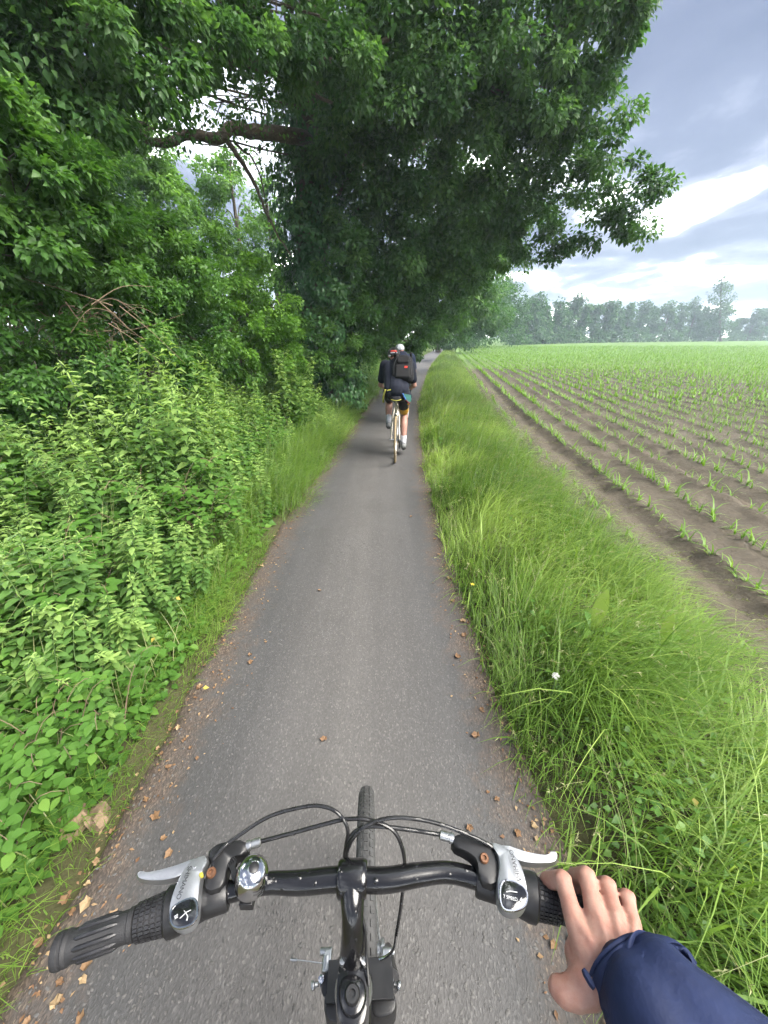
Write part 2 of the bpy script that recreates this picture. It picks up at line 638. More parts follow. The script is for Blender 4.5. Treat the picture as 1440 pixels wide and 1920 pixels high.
def soil_material(name, dark, light, green=None, far=None):
    m, n, l, b, o = principled(name)
    tc = nd(n, 'ShaderNodeTexCoord')
    n1 = nd(n, 'ShaderNodeTexNoise', i_Scale=1.3, i_Detail=6.0, i_Roughness=0.65)
    n2 = nd(n, 'ShaderNodeTexNoise', i_Scale=28.0, i_Detail=6.0, i_Roughness=0.7)
    for q in (n1, n2):
        l.new(tc.outputs['Object'], q.inputs['Vector'])
    mixn = math_node(n, l, 'ADD', math_node(n, l, 'MULTIPLY', n1.outputs[0], 0.5), math_node(n, l, 'MULTIPLY', n2.outputs[0], 0.5))
    r = ramp(n, [(0.35, dark), (0.62, light)])
    l.new(mixn, r.inputs[0])
    col = r.outputs[0]
    if green:
        # seedlings too far away to tell apart: the sheet takes their colour with distance from the near field
        sx = nd(n, 'ShaderNodeSeparateXYZ')
        l.new(tc.outputs['Object'], sx.inputs[0])
        mr = nd(n, 'ShaderNodeMapRange')
        mr.inputs['From Min'].default_value = 6; mr.inputs['From Max'].default_value = far
        mr.inputs['To Min'].default_value = 0.0; mr.inputs['To Max'].default_value = 0.92
        l.new(sx.outputs[1], mr.inputs['Value'])
        n3 = nd(n, 'ShaderNodeTexNoise', i_Scale=0.06, i_Detail=5.0, i_Roughness=0.6)
        l.new(tc.outputs['Object'], n3.inputs['Vector'])
        fac = math_node(n, l, 'MULTIPLY', mr.outputs[0], math_node(n, l, 'ADD', n3.outputs[0], 0.55), True)
        mx = nd(n, 'ShaderNodeMix', data_type='RGBA')
        l.new(fac, mx.inputs[0]); l.new(col, mx.inputs[6]); mx.inputs[7].default_value = (*green, 1)
        col = mx.outputs[2]
    l.new(col, b.inputs['Base Color'])
    b.inputs['Roughness'].default_value = 0.95
    b.inputs['Specular IOR Level'].default_value = 0.2
    bp = nd(n, 'ShaderNodeBump', i_Strength=0.9, i_Distance=0.02)
    l.new(n2.outputs[0], bp.inputs['Height'])
    l.new(bp.outputs[0], b.inputs['Normal'])
    return m


M['soil'] = soil_material('field_soil', (0.044, 0.037, 0.028), (0.104, 0.089, 0.068))
M['far_soil'] = soil_material('far_field_soil', (0.062, 0.050, 0.038), (0.11, 0.090, 0.070), (0.105, 0.185, 0.042), 36)
M['earth'] = soil_material('verge_earth', (0.035, 0.035, 0.018), (0.075, 0.075, 0.032))


def asphalt_material():
    m, n, l, b, o = principled('worn_asphalt')
    tc = nd(n, 'ShaderNodeTexCoord')
    mp = nd(n, 'ShaderNodeMapping')
    mp.inputs['Scale'].default_value = (1.0, 0.55, 1.0)
    l.new(tc.outputs['Object'], mp.inputs[0])
    vo = nd(n, 'ShaderNodeTexVoronoi', i_Scale=210.0)
    l.new(mp.outputs[0], vo.inputs['Vector'])
    sp = nd(n, 'ShaderNodeSeparateColor')
    l.new(vo.outputs['Color'], sp.inputs[0])
    grain = ramp(n, [(0.0, (0.041, 0.0405, 0.041)), (0.62, (0.050, 0.0495, 0.050)), (0.92, (0.058, 0.0575, 0.058)), (0.99, (0.084, 0.083, 0.082))])
    l.new(sp.outputs[0], grain.inputs[0])
    # long worn wheel tracks and stains, drawn out along the way
    mp2 = nd(n, 'ShaderNodeMapping')
    mp2.inputs['Scale'].default_value = (5.0, 0.22, 1.0)
    l.new(tc.outputs['Object'], mp2.inputs[0])
    wear = nd(n, 'ShaderNodeTexNoise', i_Scale=1.0, i_Detail=4.0, i_Roughness=0.55)
    l.new(mp2.outputs[0], wear.inputs['Vector'])
    blot = nd(n, 'ShaderNodeTexNoise', i_Scale=2.2, i_Detail=6.0, i_Roughness=0.6)
    l.new(tc.outputs['Object'], blot.inputs['Vector'])
    wr = ramp(n, [(0.33, (0.90, 0.89, 0.88)), (0.66, (1.25, 1.23, 1.21))])
    l.new(math_node(n, l, 'ADD', math_node(n, l, 'MULTIPLY', wear.outputs[0], 0.6), math_node(n, l, 'MULTIPLY', blot.outputs[0], 0.4)), wr.inputs[0])
    mul = nd(n, 'ShaderNodeMix', data_type='RGBA', blend_type='MULTIPLY')
    mul.inputs[0].default_value = 1.0
    # the middle of the way is worn paler and dusty
    at0 = nd(n, 'ShaderNodeAttribute', attribute_name='rnd')
    cd = math_node(n, l, 'ABSOLUTE', math_node(n, l, 'SUBTRACT', at0.outputs['Fac'], 0.52))
    cen = ramp(n, [(0.0, (1.30, 1.27, 1.23)), (0.16, (1.18, 1.16, 1.14)), (0.34, (0.88, 0.89, 0.91)), (0.5, (0.95, 0.92, 0.9))])
    l.new(math_node(n, l, 'ADD', cd, math_node(n, l, 'MULTIPLY', math_node(n, l, 'SUBTRACT', blot.outputs[0], 0.5), 0.25)), cen.inputs[0])
    mul0 = nd(n, 'ShaderNodeMix', data_type='RGBA', blend_type='MULTIPLY')
    mul0.inputs[0].default_value = 1.0
    l.new(grain.outputs[0], mul0.inputs[6]); l.new(cen.outputs[0], mul0.inputs[7])
    l.new(mul0.outputs[2], mul.inputs[6]); l.new(wr.outputs[0], mul.inputs[7])
    # brown earth and rotted litter worked in along both edges
    at = nd(n, 'ShaderNodeAttribute', attribute_name='rnd')
    ed = math_node(n, l, 'ABSOLUTE', math_node(n, l, 'SUBTRACT', at.outputs['Fac'], 0.5))
    en = nd(n, 'ShaderNodeTexNoise', i_Scale=7.0, i_Detail=8.0, i_Roughness=0.72)
    l.new(tc.outputs['Object'], en.inputs['Vector'])
    es = math_node(n, l, 'ADD', ed, math_node(n, l, 'MULTIPLY', math_node(n, l, 'SUBTRACT', en.outputs[0], 0.5), 0.42))
    er = ramp(n, [(0.36, (0, 0, 0)), (0.50, (1, 1, 1))])
    l.new(es, er.inputs[0])
    dirt = ramp(n, [(0.0, (0.035, 0.025, 0.020)), (0.55, (0.065, 0.047, 0.037)), (0.9, (0.105, 0.078, 0.06)), (1.0, (0.18, 0.14, 0.10))])
    l.new(sp.outputs[1], dirt.inputs[0])
    mx = nd(n, 'ShaderNodeMix', data_type='RGBA')
    l.new(er.outputs[0], mx.inputs[0]); l.new(mul.outputs[2], mx.inputs[6]); l.new(dirt.outputs[0], mx.inputs[7])
    l.new(mx.outputs[2], b.inputs['Base Color'])
    rr = nd(n, 'ShaderNodeMapRange', i_3=0.55, i_4=0.9)
    l.new(blot.outputs[0], rr.inputs['Value'])
    l.new(rr.outputs[0], b.inputs['Roughness'])
    bp = nd(n, 'ShaderNodeBump', i_Strength=0.4, i_Distance=0.003)
    l.new(vo.outputs['Distance'], bp.inputs['Height'])
    l.new(bp.outputs[0], b.inputs['Normal'])
    return m


M['asphalt'] = asphalt_material()


def build_ground():
    xs = np.unique(np.concatenate([np.linspace(-330, -30, 16), np.linspace(-30, -6, 25), np.arange(-6, 4, 0.13), np.linspace(4, 30, 40), np.linspace(30, 330, 16)]))
    ys = np.unique(np.concatenate([np.linspace(-330, -4, 14), np.arange(-4, 12, 0.16), np.linspace(12, 100, 120), np.linspace(100, 330, 16)]))
    X, Y = np.meshgrid(xs, ys)
    Z = ground_z(X, Y) + 0.012 * lump(X, Y, 6, 3) * (np.abs(X) < 8)
    o = link('ground', grid_mesh('ground', X, Y, Z - 0.004), M['earth'])
    tag(o, kind='structure')
    # the path
    ys = np.unique(np.concatenate([np.arange(-4, 10, 0.12), np.linspace(10, 95, 160)]))
    us = np.array([-0.03, 0.0, 0.03, 0.09, 0.2, 0.35, 0.5, 0.65, 0.8, 0.91, 0.97, 1.0, 1.03])
    U, Y = np.meshgrid(us, ys)
    L, R = path_l(Y), path_r(Y)
    X = L + (R - L) * U + np.where((U < 0.05) | (U > 0.95), 0.03 * lump(L * 0, Y, 5, 8), 0)
    Z = 0.02 * (1 - (2 * U - 1) ** 2) + 0.003 * lump(X, Y, 4, 5)
    Z = np.where((U < 0) | (U > 1), -0.075, Z)
    o = link('path', grid_mesh('path', X, Y, Z, np.clip(U, 0, 1)), M['asphalt'])
    tag(o, kind='structure')
    # the near field, ploughed into rows that follow its edge
    ss = np.arange(0.0, 13.0, 0.075)
    ys = np.concatenate([np.arange(-1.5, 14, 0.085), np.arange(14, 26, 0.25)])
    S, Y = np.meshgrid(ss, ys)
    X = field_e(Y) + S - 0.12
    rs = np.random.default_rng(4)
    clod = rs.normal(0, 1, S.shape)
    clod = (clod + np.roll(clod, 1, 0) + np.roll(clod, 1, 1) + np.roll(np.roll(clod, 1, 0), 1, 1)) / 4
    ridge = 0.008 * np.cos((S - ROW0) / ROW_GAP * 2 * math.pi)
    rut = -0.045 * np.exp(-((S - 0.86) / 0.10) ** 2) - 0.055 * np.exp(-((S - 2.34) / 0.11) ** 2) + 0.03 * np.exp(-((S - 1.06) / 0.10) ** 2) + 0.035 * np.exp(-((S - 2.12) / 0.08) ** 2)
    Z = -0.01 + ridge + rut * (1 + 0.4 * lump(S, Y, 1.5, 6)) + 0.012 * lump(X, Y, 9, 9) + 0.024 * clod + 0.05 * np.maximum(rs.normal(0, 1, S.shape) - 2.0, 0)
    edge = sstep(0, 0.15, S) * (1 - sstep(11.0, 12.9, S)) * (1 - sstep(20, 25.5, Y))
    Z = Z * edge - 0.075 * (1 - edge)
    o = link('field', grid_mesh('field', X, Y, Z), M['soil'])
    tag(o, kind='structure')
    # the rest of the field
    ys = np.concatenate([np.linspace(-25, 100, 60), np.linspace(104, 325, 30)])
    ss = np.concatenate([[0.0], np.linspace(0.5, 40, 30), np.linspace(46, 290, 25)])
    S, Y = np.meshgrid(ss, ys)
    X = field_e(Y) + S
    Z = -0.066 + 0 * S + np.where(S <= 0, -0.05, 0)
    o = link('far_field', grid_mesh('far_field', X, Y, Z), M['far_soil'])
    tag(o, kind='structure')


ROW0, ROW_GAP = 0.48, 0.56
build_ground()


# ------------------------------------------------------------------ grasses and weeds
def in_view(x, y, z=0.2, m=0.12):
    """rough test: could the photograph, or a camera a step aside, see this spot?"""
    zc = y * _cp - (z - CAM_H) * _sp
    u = x / np.maximum(zc, 0.05)
    v = (y * _sp + (z - CAM_H) * _cp) / np.maximum(zc, 0.05)
    return (zc > 0.1) & (np.abs(u) < 1.0 + m + 0.6 / np.maximum(zc, 0.3)) & (v > -1.34 - m - 0.6 / np.maximum(zc, 0.3))


def build_grass():
    parts = []
    straw = []
    # right verge: long soft grass between path and field
    for y0, y1, dens, wid, hs in ((0.2, 2.2, 3900, 0.0056, 1.0), (2.2, 5, 2700, 0.0068, 1.0), (5, 10, 1500, 0.009, 1.0),
                                  (10, 22, 800, 0.011, 1.0), (22, 48, 300, 0.02, 0.9), (48, 95, 90, 0.04, 0.9)):
        ym = (y0 + y1) / 2
        wmax = float(np.max(field_e(np.linspace(y0, y1, 9)) - path_r(np.linspace(y0, y1, 9)))) + 0.15
        n = int(dens * wmax * (y1 - y0))
        y = RNG.uniform(y0, y1, n)
        s = RNG.uniform(-0.03, 1, n)
        width = field_e(y) - path_r(y) + 0.10 + 0.12 * lump(y, y * 0, 3.0, 31)
        x = path_r(y) + s * width
        keep = in_view(x, y)
        tuft = 0.5 + 0.5 * lump(x, y, 5.0, 21)
        keep &= RNG.uniform(0, 1, n) < 0.42 + 0.7 * tuft
        x, y, s, tuft = x[keep], y[keep], s[keep], tuft[keep]
        n = len(x)
        prof = 0.35 + 0.65 * sstep(0.0, 0.28, s) * (1 - 0.45 * sstep(0.7, 1.0, s))
        h = hs * prof * (0.24 + 0.30 * RNG.uniform(0, 1, n) ** 1.5 + 0.14 * np.clip(tuft, 0, 1))
        ang = RNG.normal(0, 0.9, n) - 0.7 + 0.8 * lump(x, y, 3.0, 22)
        lean = np.stack([np.cos(ang), np.sin(ang)], 1) + np.stack([np.where(s < 0.15, -0.7, 0.0), np.zeros(n)], 1)
        root = np.stack([x, y, ground_z(x, y) - 0.02], 1)
        rnd = np.clip(0.46 + 0.34 * lump(x, y, 2.2, 23) + 0.15 * lump(x, y, 9, 24) + RNG.normal(0, 0.2, n), 0, 1)
        dry = RNG.uniform(0, 1, n) < 0.035
        rnd = np.where(dry, 1.0, rnd)
        wv = wid * RNG.uniform(0.6, 1.35, n) * np.where(RNG.uniform(0, 1, n) < 0.07, 2.3, 1.0)
        parts.append(blade_arrays(root, h, wv, lean, RNG.uniform(0.2, 1.25, n), rnd, 4 if y1 < 3 else 3))
        # pale flowering stalks
        m = n // 34
        idx = RNG.choice(n, m, replace=False)
        sh, sb, sr = h[idx] * 1.25 + 0.08, RNG.uniform(0.3, 0.9, m), RNG.uniform(0, 1, m)
        straw.append(blade_arrays(root[idx], sh, wid * 0.5, lean[idx], sb, sr, 4))
        # each stalk carries a loose flowering head
        dd = np.concatenate([unit(lean[idx]), np.zeros((m, 1))], 1)
        for q in range(7 if y1 < 11 else 3):
            t = RNG.uniform(0.78, 1.0, m)
            c = root[idx] + dd * (sb * sh * t ** 2)[:, None] + np.array([0, 0, 1.0]) * (sh * (t - 0.45 * sb * t ** 3))[:, None]
            axv = dd * 0.8 + RNG.normal(0, 0.5, (m, 3)) + np.array([0, 0, 0.4])
            straw.append(leaf_arrays(c, axv, RNG.normal(0, 1, (m, 3)) + np.array([0, 0, 1.0]), (0.016 + 1.2 * wid) * RNG.uniform(0.6, 1.3, m), 0.0022 + 0.35 * wid, sr, False))
    v, f, r = merge_arrays(parts)
    tag(link('verge_grass', arr_mesh('verge_grass', v, f, r), M['grass']), 'long soft green grass on the verge between path and field', 'grass', kind='stuff')
    v, f, r = merge_arrays(straw)
    tag(link('grass_stalks', arr_mesh('grass_stalks', v, f, r), M['straw']), 'pale flowering stalks standing in the verge grass beside the field', 'grass', kind='stuff')
    # left verge: a narrow fringe of shorter grass under the nettles
    parts = []
    for y0, y1, dens, wid in ((0.2, 2.5, 3600, 0.0045), (2.5, 6, 2300, 0.006), (6, 14, 1100, 0.009), (14, 32, 380, 0.018), (32, 90, 90, 0.04)):
        n = int(dens * 1.0 * (y1 - y0))
        y = RNG.uniform(y0, y1, n)
        s = RNG.uniform(0, 1, n) ** 1.3
        x = path_l(y) + 0.08 - 0.10 * lump(y, 0 * y, 2.6, 41) - s * (0.62 + 0.03 * y)
        keep = in_view(x, y) & (RNG.uniform(0, 1, n) < 0.5 + 0.5 * lump(x, y, 4.5, 42) + 0.25 * s)
        x, y, s = x[keep], y[keep], s[keep]
        n = len(x)
        h = (0.12 + 0.30 * sstep(0, 0.5, s)) * RNG.uniform(0.6, 1.35, n) * (0.5 + 0.85 * sstep(1.4, 4.5, y))
        ang = RNG.uniform(-1.5, 1.5, n)
        lean = np.stack([np.cos(ang) + 0.3, np.sin(ang)], 1)
        root = np.stack([x, y, ground_z(x, y) - 0.02], 1)
        rnd = np.clip(0.45 + 0.3 * lump(x, y, 2.2, 43) + RNG.normal(0, 0.17, n), 0, 1)
        parts.append(blade_arrays(root, h, wid * RNG.uniform(0.7, 1.5, n), lean, RNG.uniform(0.25, 1.1, n), rnd, 3))
    v, f, r = merge_arrays(parts)
    st = []
    for k in range(900):
        y = 0.5 + 12 * RNG.uniform() ** 1.6
        u = 0.15 + 1.9 * RNG.uniform() ** 1.4
        st.append((float(path_l(y)) - u, y, 0.35 + 0.55 * float(sstep(0.1, 1.1, u)) * RNG.uniform(0.8, 1.25)))
    st = np.array(st)
    an = RNG.uniform(0, 6.28, len(st))
    stalk = blade_arrays(np.stack([st[:, 0], st[:, 1], ground_z(st[:, 0], st[:, 1])], 1), st[:, 2], 0.005, np.stack([np.cos(an), np.sin(an)], 1), RNG.uniform(0.2, 0.8, len(st)), RNG.uniform(0, 1, len(st)), 4)
    tag(link('bank_stalks', arr_mesh('bank_stalks', *stalk), M['straw']), 'pale grass stalks poking out between the nettles of the bank', 'grass', kind='stuff')
    tag(link('fringe_grass', arr_mesh('fringe_grass', v, f, r), M['grass']), 'short green grass fringe between the path and the nettle bank', 'grass', kind='stuff')


build_grass()


def scatter_leaves(x, y, z, L, W, tilt=0.5, fine=True):
    n = len(x)
    ang = RNG.uniform(0, 6.283, n)
    axis = np.stack([np.cos(ang), np.sin(ang), RNG.uniform(-0.4, 0.5, n)], 1)
    nrm = np.stack([RNG.normal(0, tilt, n), RNG.normal(0, tilt, n), np.ones(n)], 1)
    return leaf_arrays(np.stack([x, y, z], 1), axis, nrm, L, W, np.clip(RNG.normal(0.42, 0.17, n) + 0.2 * lump(x, y, 2.5, 51), 0, 1), fine)


def build_ground_cover():
    parts = []
    # under and between the nettles on the bank
    for y0, y1, dens, L in ((0.1, 2.5, 3000, 0.044), (2.5, 6, 1100, 0.065), (6, 14, 420, 0.09), (14, 30, 120, 0.16)):
        n = int(dens * 4.5 * (y1 - y0))
        y = RNG.uniform(y0, y1, n)
        u = 0.12 + 4.4 * RNG.uniform(0, 1, n) ** 1.5
        x = path_l(y) - u
        top = 0.08 + 0.40 * sstep(0.1, 1.2, u)
        z = ground_z(x, y) + RNG.uniform(0.0, 1, n) ** 0.8 * top
        keep = in_view(x, y, 0.5) & (RNG.uniform(0, 1, n) < 0.30 + sstep(0.1, 0.6, u))
        x, y, z = x[keep], y[keep], z[keep]
        l = L * RNG.uniform(0.6, 1.4, len(x))
        parts.append(scatter_leaves(x, y, z, l, l * 0.72, 0.5, 3 if y0 < 2 else False))
    v, f, r = merge_arrays(parts)
    tag(link('bank_weeds', arr_mesh('bank_weeds', v, f, r), M['weed']), 'low broadleaved weeds covering the ground under the nettles', 'weeds', kind='stuff')
    # clover and herbs in the right verge
    parts = []
    for y0, y1, dens, L in ((0.2, 2.4, 1100, 0.028), (2.4, 6, 240, 0.034), (6, 14, 120, 0.06)):
        n = int(dens * 1.3 * (y1 - y0))
        y = RNG.uniform(y0, y1, n)
        s = RNG.uniform(0.12, 1.08, n)
        x = path_r(y) + s * (field_e(y) - path_r(y))
        keep = in_view(x, y) & (RNG.uniform(0, 1, n) < 0.25 + 0.6 * lump(x, y, 3.0, 52) + 0.5 * sstep(2.2, 0.5, y))
        x, y, s = x[keep], y[keep], s[keep]
        z = ground_z(x, y) + RNG.uniform(0.03, 0.22, len(x)) * sstep(0.02, 0.3, s)
        l = L * RNG.uniform(0.6, 1.5, len(x))
        parts.append(scatter_leaves(x, y, z, l, l * 0.75))
    v, f, r = merge_arrays(parts)
    tag(link('verge_herbs', arr_mesh('verge_herbs', v, f, r), M['weed']), 'clover and small herbs mixed into the verge grass beside the field', 'herbs', kind='stuff')


build_ground_cover()


# ------------------------------------------------------------------ nettles
def nettle_arrays(h, seed, near=True):
    r = np.random.default_rng(seed)
    pos, ax, nr, L, W, rn = [], [], [], [], [], []
    lx, ly = r.normal(0, 0.10, 2)
    stem = [(lx * t * t * h, ly * t * t * h, t * h) for t in np.linspace(0, 1, 6)]
    z = 0.10 * h
    a = r.uniform(0, 6.28)
    while z < h * 0.99:
        t = z / h
        c = np.array([lx * t * t * h, ly * t * t * h, z])
        size = (0.040 + 0.060 * math.sin(math.pi * min(1, 0.25 + t * 0.72))) * r.uniform(0.8, 1.15)
        if t > 0.9:
            size *= 0.62
        for k in range(2):
            aa = a + k * math.pi + r.normal(0, 0.2)
            d = np.array([math.cos(aa), math.sin(aa), 0.25 - 0.45 * (1 - t) + r.normal(0, 0.15)])
            pos.append(c + 0.012 * d); ax.append(d)
            nr.append(np.array([0.25 * math.cos(aa), 0.25 * math.sin(aa), 1.0]) + r.normal(0, 0.15, 3))
            L.append(size); W.append(size * 0.56); rn.append(np.clip(0.18 + 0.62 * t ** 1.5 + r.normal(0, 0.15), 0, 1))
        a += math.pi / 2 + r.normal(0, 0.15)
        z += (0.050 - 0.026 * t) * (1 if near else 1.4) * r.uniform(0.85, 1.2)
    for k in range(16):         # pale catkins hanging from the upper joints
        t = r.uniform(0.62, 1.0)
        aa = r.uniform(0, 6.28)
        pos.append(np.array([lx * t * t * h, ly * t * t * h, t * h])); ax.append(np.array([math.cos(aa), math.sin(aa), r.uniform(-0.5, 0.6)]))
        nr.append(np.array([0, 0, 1.0]) + r.normal(0, 0.4, 3)); L.append(r.uniform(0.04, 0.07)); W.append(0.009); rn.append(1.0)
    leaves = leaf_arrays(np.array(pos), np.array(ax), np.array(nr), np.array(L) * (1 if near else 1.25), np.array(W) * (1 if near else 1.25), np.array(rn), near, 0.28, 0.18)
    return stem, leaves


NET = []
for k in range(10):
    stem, lv = nettle_arrays(1.0, 100 + k)
    mb = MB().tube(stem, [0.0045, 0.0042, 0.0038, 0.003, 0.0022, 0.001], 4, False)
    sm = bpy.data.meshes.new('stem'); sm.from_pydata([tuple(p) for p in mb.v], [], mb.f); sm.materials.append(M['stem'])
    lv = (lv[0], lv[1], np.clip(lv[2] + (-0.16, 0.12, 0.0, 0.25, -0.08, 0.06, 0.18, -0.2, 0.3, 0.0)[k], 0, 1))
    fv = nettle_arrays(1.0, 100 + k, 3)[1]
    lm = arr_mesh('foliage', fv[0], fv[1], np.clip(fv[2] + (-0.16, 0.12, 0.0, 0.25, -0.08, 0.06, 0.18, -0.2, 0.3, 0.0)[k], 0, 1)); lm.materials.append(M['nettle'])
    NET.append((stem, lv, sm, lm, nettle_arrays(1.0, 100 + k, False)[1]))


BRAM = []
for k in range(3):
    r_ = np.random.default_rng(400 + k)
    mb = MB()
    ps, ax, nr, LL, rn = [], [], [], [], []
    for c in range(4):
        a = c * 1.7 + r_.uniform(0, 1)
        d = np.array([math.cos(a), math.sin(a), 0])
        pts = [d * t * 0.42 + np.array([0, 0, 0.75 * math.sin(t * 1.9) * (0.7 + 0.1 * c)]) for t in np.linspace(0, 1, 8)]
        mb.tube([Vector(p) for p in pts], [0.004 - 0.0003 * i for i in range(8)], 4, False)
        for p in pts[2:]:
            b = r_.uniform(0, 6.28)
            for q in (-0.9, 0, 0.9):       # three leaflets on each stalk
                v = np.array([math.cos(b + q), math.sin(b + q), r_.uniform(-0.2, 0.25)])
                ps.append(p + 0.03 * v); ax.append(v); nr.append(np.array([0, 0, 1.0]) + r_.normal(0, 0.25, 3)); LL.append(r_.uniform(0.06, 0.1)); rn.append(np.clip(r_.normal(0.38, 0.16), 0, 1))
    sm = bpy.data.meshes.new('cane'); sm.from_pydata([tuple(p) for p in mb.v], [], mb.f); sm.materials.append(M['twig'])
    lm = arr_mesh('foliage', *leaf_arrays(np.array(ps), np.array(ax), np.array(nr), np.array(LL), np.array(LL) * 0.66, np.array(rn), 3, 0.12, 0.12)); lm.materials.append(M['weed'])
    BRAM.append((sm, lm))


def build_nettles():
    spots = []
    rs = np.random.default_rng(77)
    tries = 0
    while len(spots) < 2250 and tries < 60000:
        tries += 1
        y = 0.25 + 30 * rs.uniform() ** 1.9
        u = 0.22 + 3.6 * rs.uniform() ** 1.15
        x = float(path_l(y)) - u
        if not in_view(np.array([x]), np.array([y]), 0.8)[0]:
            continue
        lim = (0.34 + 0.74 * float(sstep(0.15, 1.1, u)))
        if y < 1.4:
            lim *= 0.62 + 0.27 * y
        h = lim * rs.uniform(0.6, 1.25) * (1 + 0.34 * float(lump(np.array([x]), np.array([y]), 1.5, 61)[0]))
        spots.append((x, y, h, rs.uniform(0, 6.28), int(rs.integers(len(NET)))))
    spots.sort(key=lambda s: math.hypot(s[0], s[1]))
    near, rest = spots[:290], spots[290:]
    for j, (x, y, h, a, k) in enumerate(near):      # brambles with broad leaves grow among them
        if float(lump(np.array([x]), np.array([y]), 2.6, 66)[0]) > 0.55:
            z = float(ground_z(np.array([x]), np.array([y]))[0]) - 0.02
            e = empty('bramble_plant', (x + 0.03, y - 0.02, z), 'bramble sprawling with broad rounded leaves among the nettles of the bank', 'bramble', 'brambles among the nettles')
            e.rotation_euler = (0, 0, a)
            w = 0.45 + 0.5 * h
            e.scale = (w, w, w)
            link('cane', BRAM[j % 3][0], None, e)
            link('foliage', BRAM[j % 3][1], None, e)
    for x, y, h, a, k in near:
        z = float(ground_z(np.array([x]), np.array([y]))[0]) - 0.02
        e = empty('nettle_plant', (x, y, z), 'green stinging nettle plant in the dense bank beside the asphalt path', 'nettle', 'nettles crowding the bank')
        e.rotation_euler = (rs.normal(0, 0.07), rs.normal(0.05, 0.07), a)
        e.scale = (h ** 0.6, h ** 0.6, h)
        link('stem', NET[k][2], None, e)
        link('foliage', NET[k][3], None, e)
    parts = []
    for x, y, h, a, k in rest:
        v, f, r = NET[k][1] if y < 4.2 else NET[k][4]
        c, s = math.cos(a), math.sin(a)
        w = h ** 0.6
        q = np.stack([(v[:, 0] * c - v[:, 1] * s) * w + x, (v[:, 0] * s + v[:, 1] * c) * w + y,
                      v[:, 2] * h + float(ground_z(np.array([x]), np.array([y]))[0]) - 0.02], 1)
        parts.append((q, f, np.clip(r + rs.normal(0.02, 0.16), 0, 1)))
    v, f, r = merge_arrays(parts)
    tag(link('nettle_mass', arr_mesh('nettle_mass', v, f, r), M['nettle']), 'mass of farther nettles running along the hedge foot', 'nettles', kind='stuff')


build_nettles()


# ------------------------------------------------------------------ maize seedlings
def build_maize():
    rs = np.random.default_rng(5)
    protos = []
    for k in range(8):
        n = 5
        ang = rs.uniform(0, 6.28) + np.array([0, 3.1, 0.4, 3.6, 1.6]) + rs.normal(0, 0.2, n)
        lean = np.stack([np.cos(ang), np.sin(ang)], 1)
        h = np.array([0.16, 0.21, 0.26, 0.30, 0.32]) * rs.uniform(0.85, 1.15, n)
        root = np.zeros((n, 3)); root[:, 2] = np.array([0, 0.01, 0.02, 0.03, 0.03])
        arr = blade_arrays(root, h, 0.032 * rs.uniform(0.8, 1.1, n), lean, np.array([1.4, 1.3, 1.1, 0.9, 0.5]) * rs.uniform(0.8, 1.2, n), rs.uniform(0.2, 0.9, n), 3)
        me = arr_mesh('maize_seedling', *arr); me.materials.append(M['maize'])
        small = blade_arrays(root[1:4], h[1:4], 0.075, lean[1:4], np.array([1.0, 0.7, 0.3]), rs.uniform(0.2, 0.9, 3), 2)
        protos.append((arr, me, small))
    spots = []
    for row in range(0, 130):
        s = ROW0 + row * ROW_GAP
        y = 0.9
        while y < 72:
            gap = 0.078 if y < 12 else (0.10 if y < 25 else 0.14 if y < 42 else 0.27)
            y += gap * rs.uniform(0.7, 1.35)
            x = float(field_e(y)) + s - 0.12 + rs.normal(0, 0.018)
            if x > 1.3 * y + 2.2:
                continue
            if rs.uniform() < (0.5 if row in (0, 3) else 0.12):
                continue
            spots.append((x, y, rs.uniform(0.5, 1.2) * (0.85 if row < 1 else 1.0), rs.uniform(0, 6.28), int(rs.integers(8))))
    spots.sort(key=lambda p: math.hypot(p[0], p[1]))
    for x, y, sc, a, k in spots[:290]:
        sc *= 0.68
        o = link('maize_seedling', protos[k][1], None, None, (x, y, -0.012))
        o.rotation_euler = (0, 0, a); o.scale = (sc, sc, sc)
        tag(o, 'young green maize seedling growing in a row on the ploughed field', 'seedling', 'maize seedlings in rows on the field')
    parts = []
    for x, y, sc, a, k in spots[290:]:
        sc *= 0.68
        v, f, r = protos[k][0] if y < 11 else protos[k][2]
        if y > 11:
            sc = sc * (1.0 + 0.008 * (y - 11))
        c, s = math.cos(a) * sc, math.sin(a) * sc
        q = np.stack([v[:, 0] * c - v[:, 1] * s + x, v[:, 0] * s + v[:, 1] * c + y, v[:, 2] * sc - (0.012 if y < 24 else 0.06)], 1)
        parts.append((q, f, r))
    v, f, r = merge_arrays(parts)
    tag(link('maize_rows', arr_mesh('maize_rows', v, f, r), M['maize']), 'long rows of young maize running away across the field', 'maize', kind='stuff')


build_maize()


# ================================================================== TREES AND SHRUBS
def keep_world(o):
    """mesh is in world coordinates, parent is an unrotated Empty"""
    if o.parent is not None:
        o.location = -o.parent.location
    return o


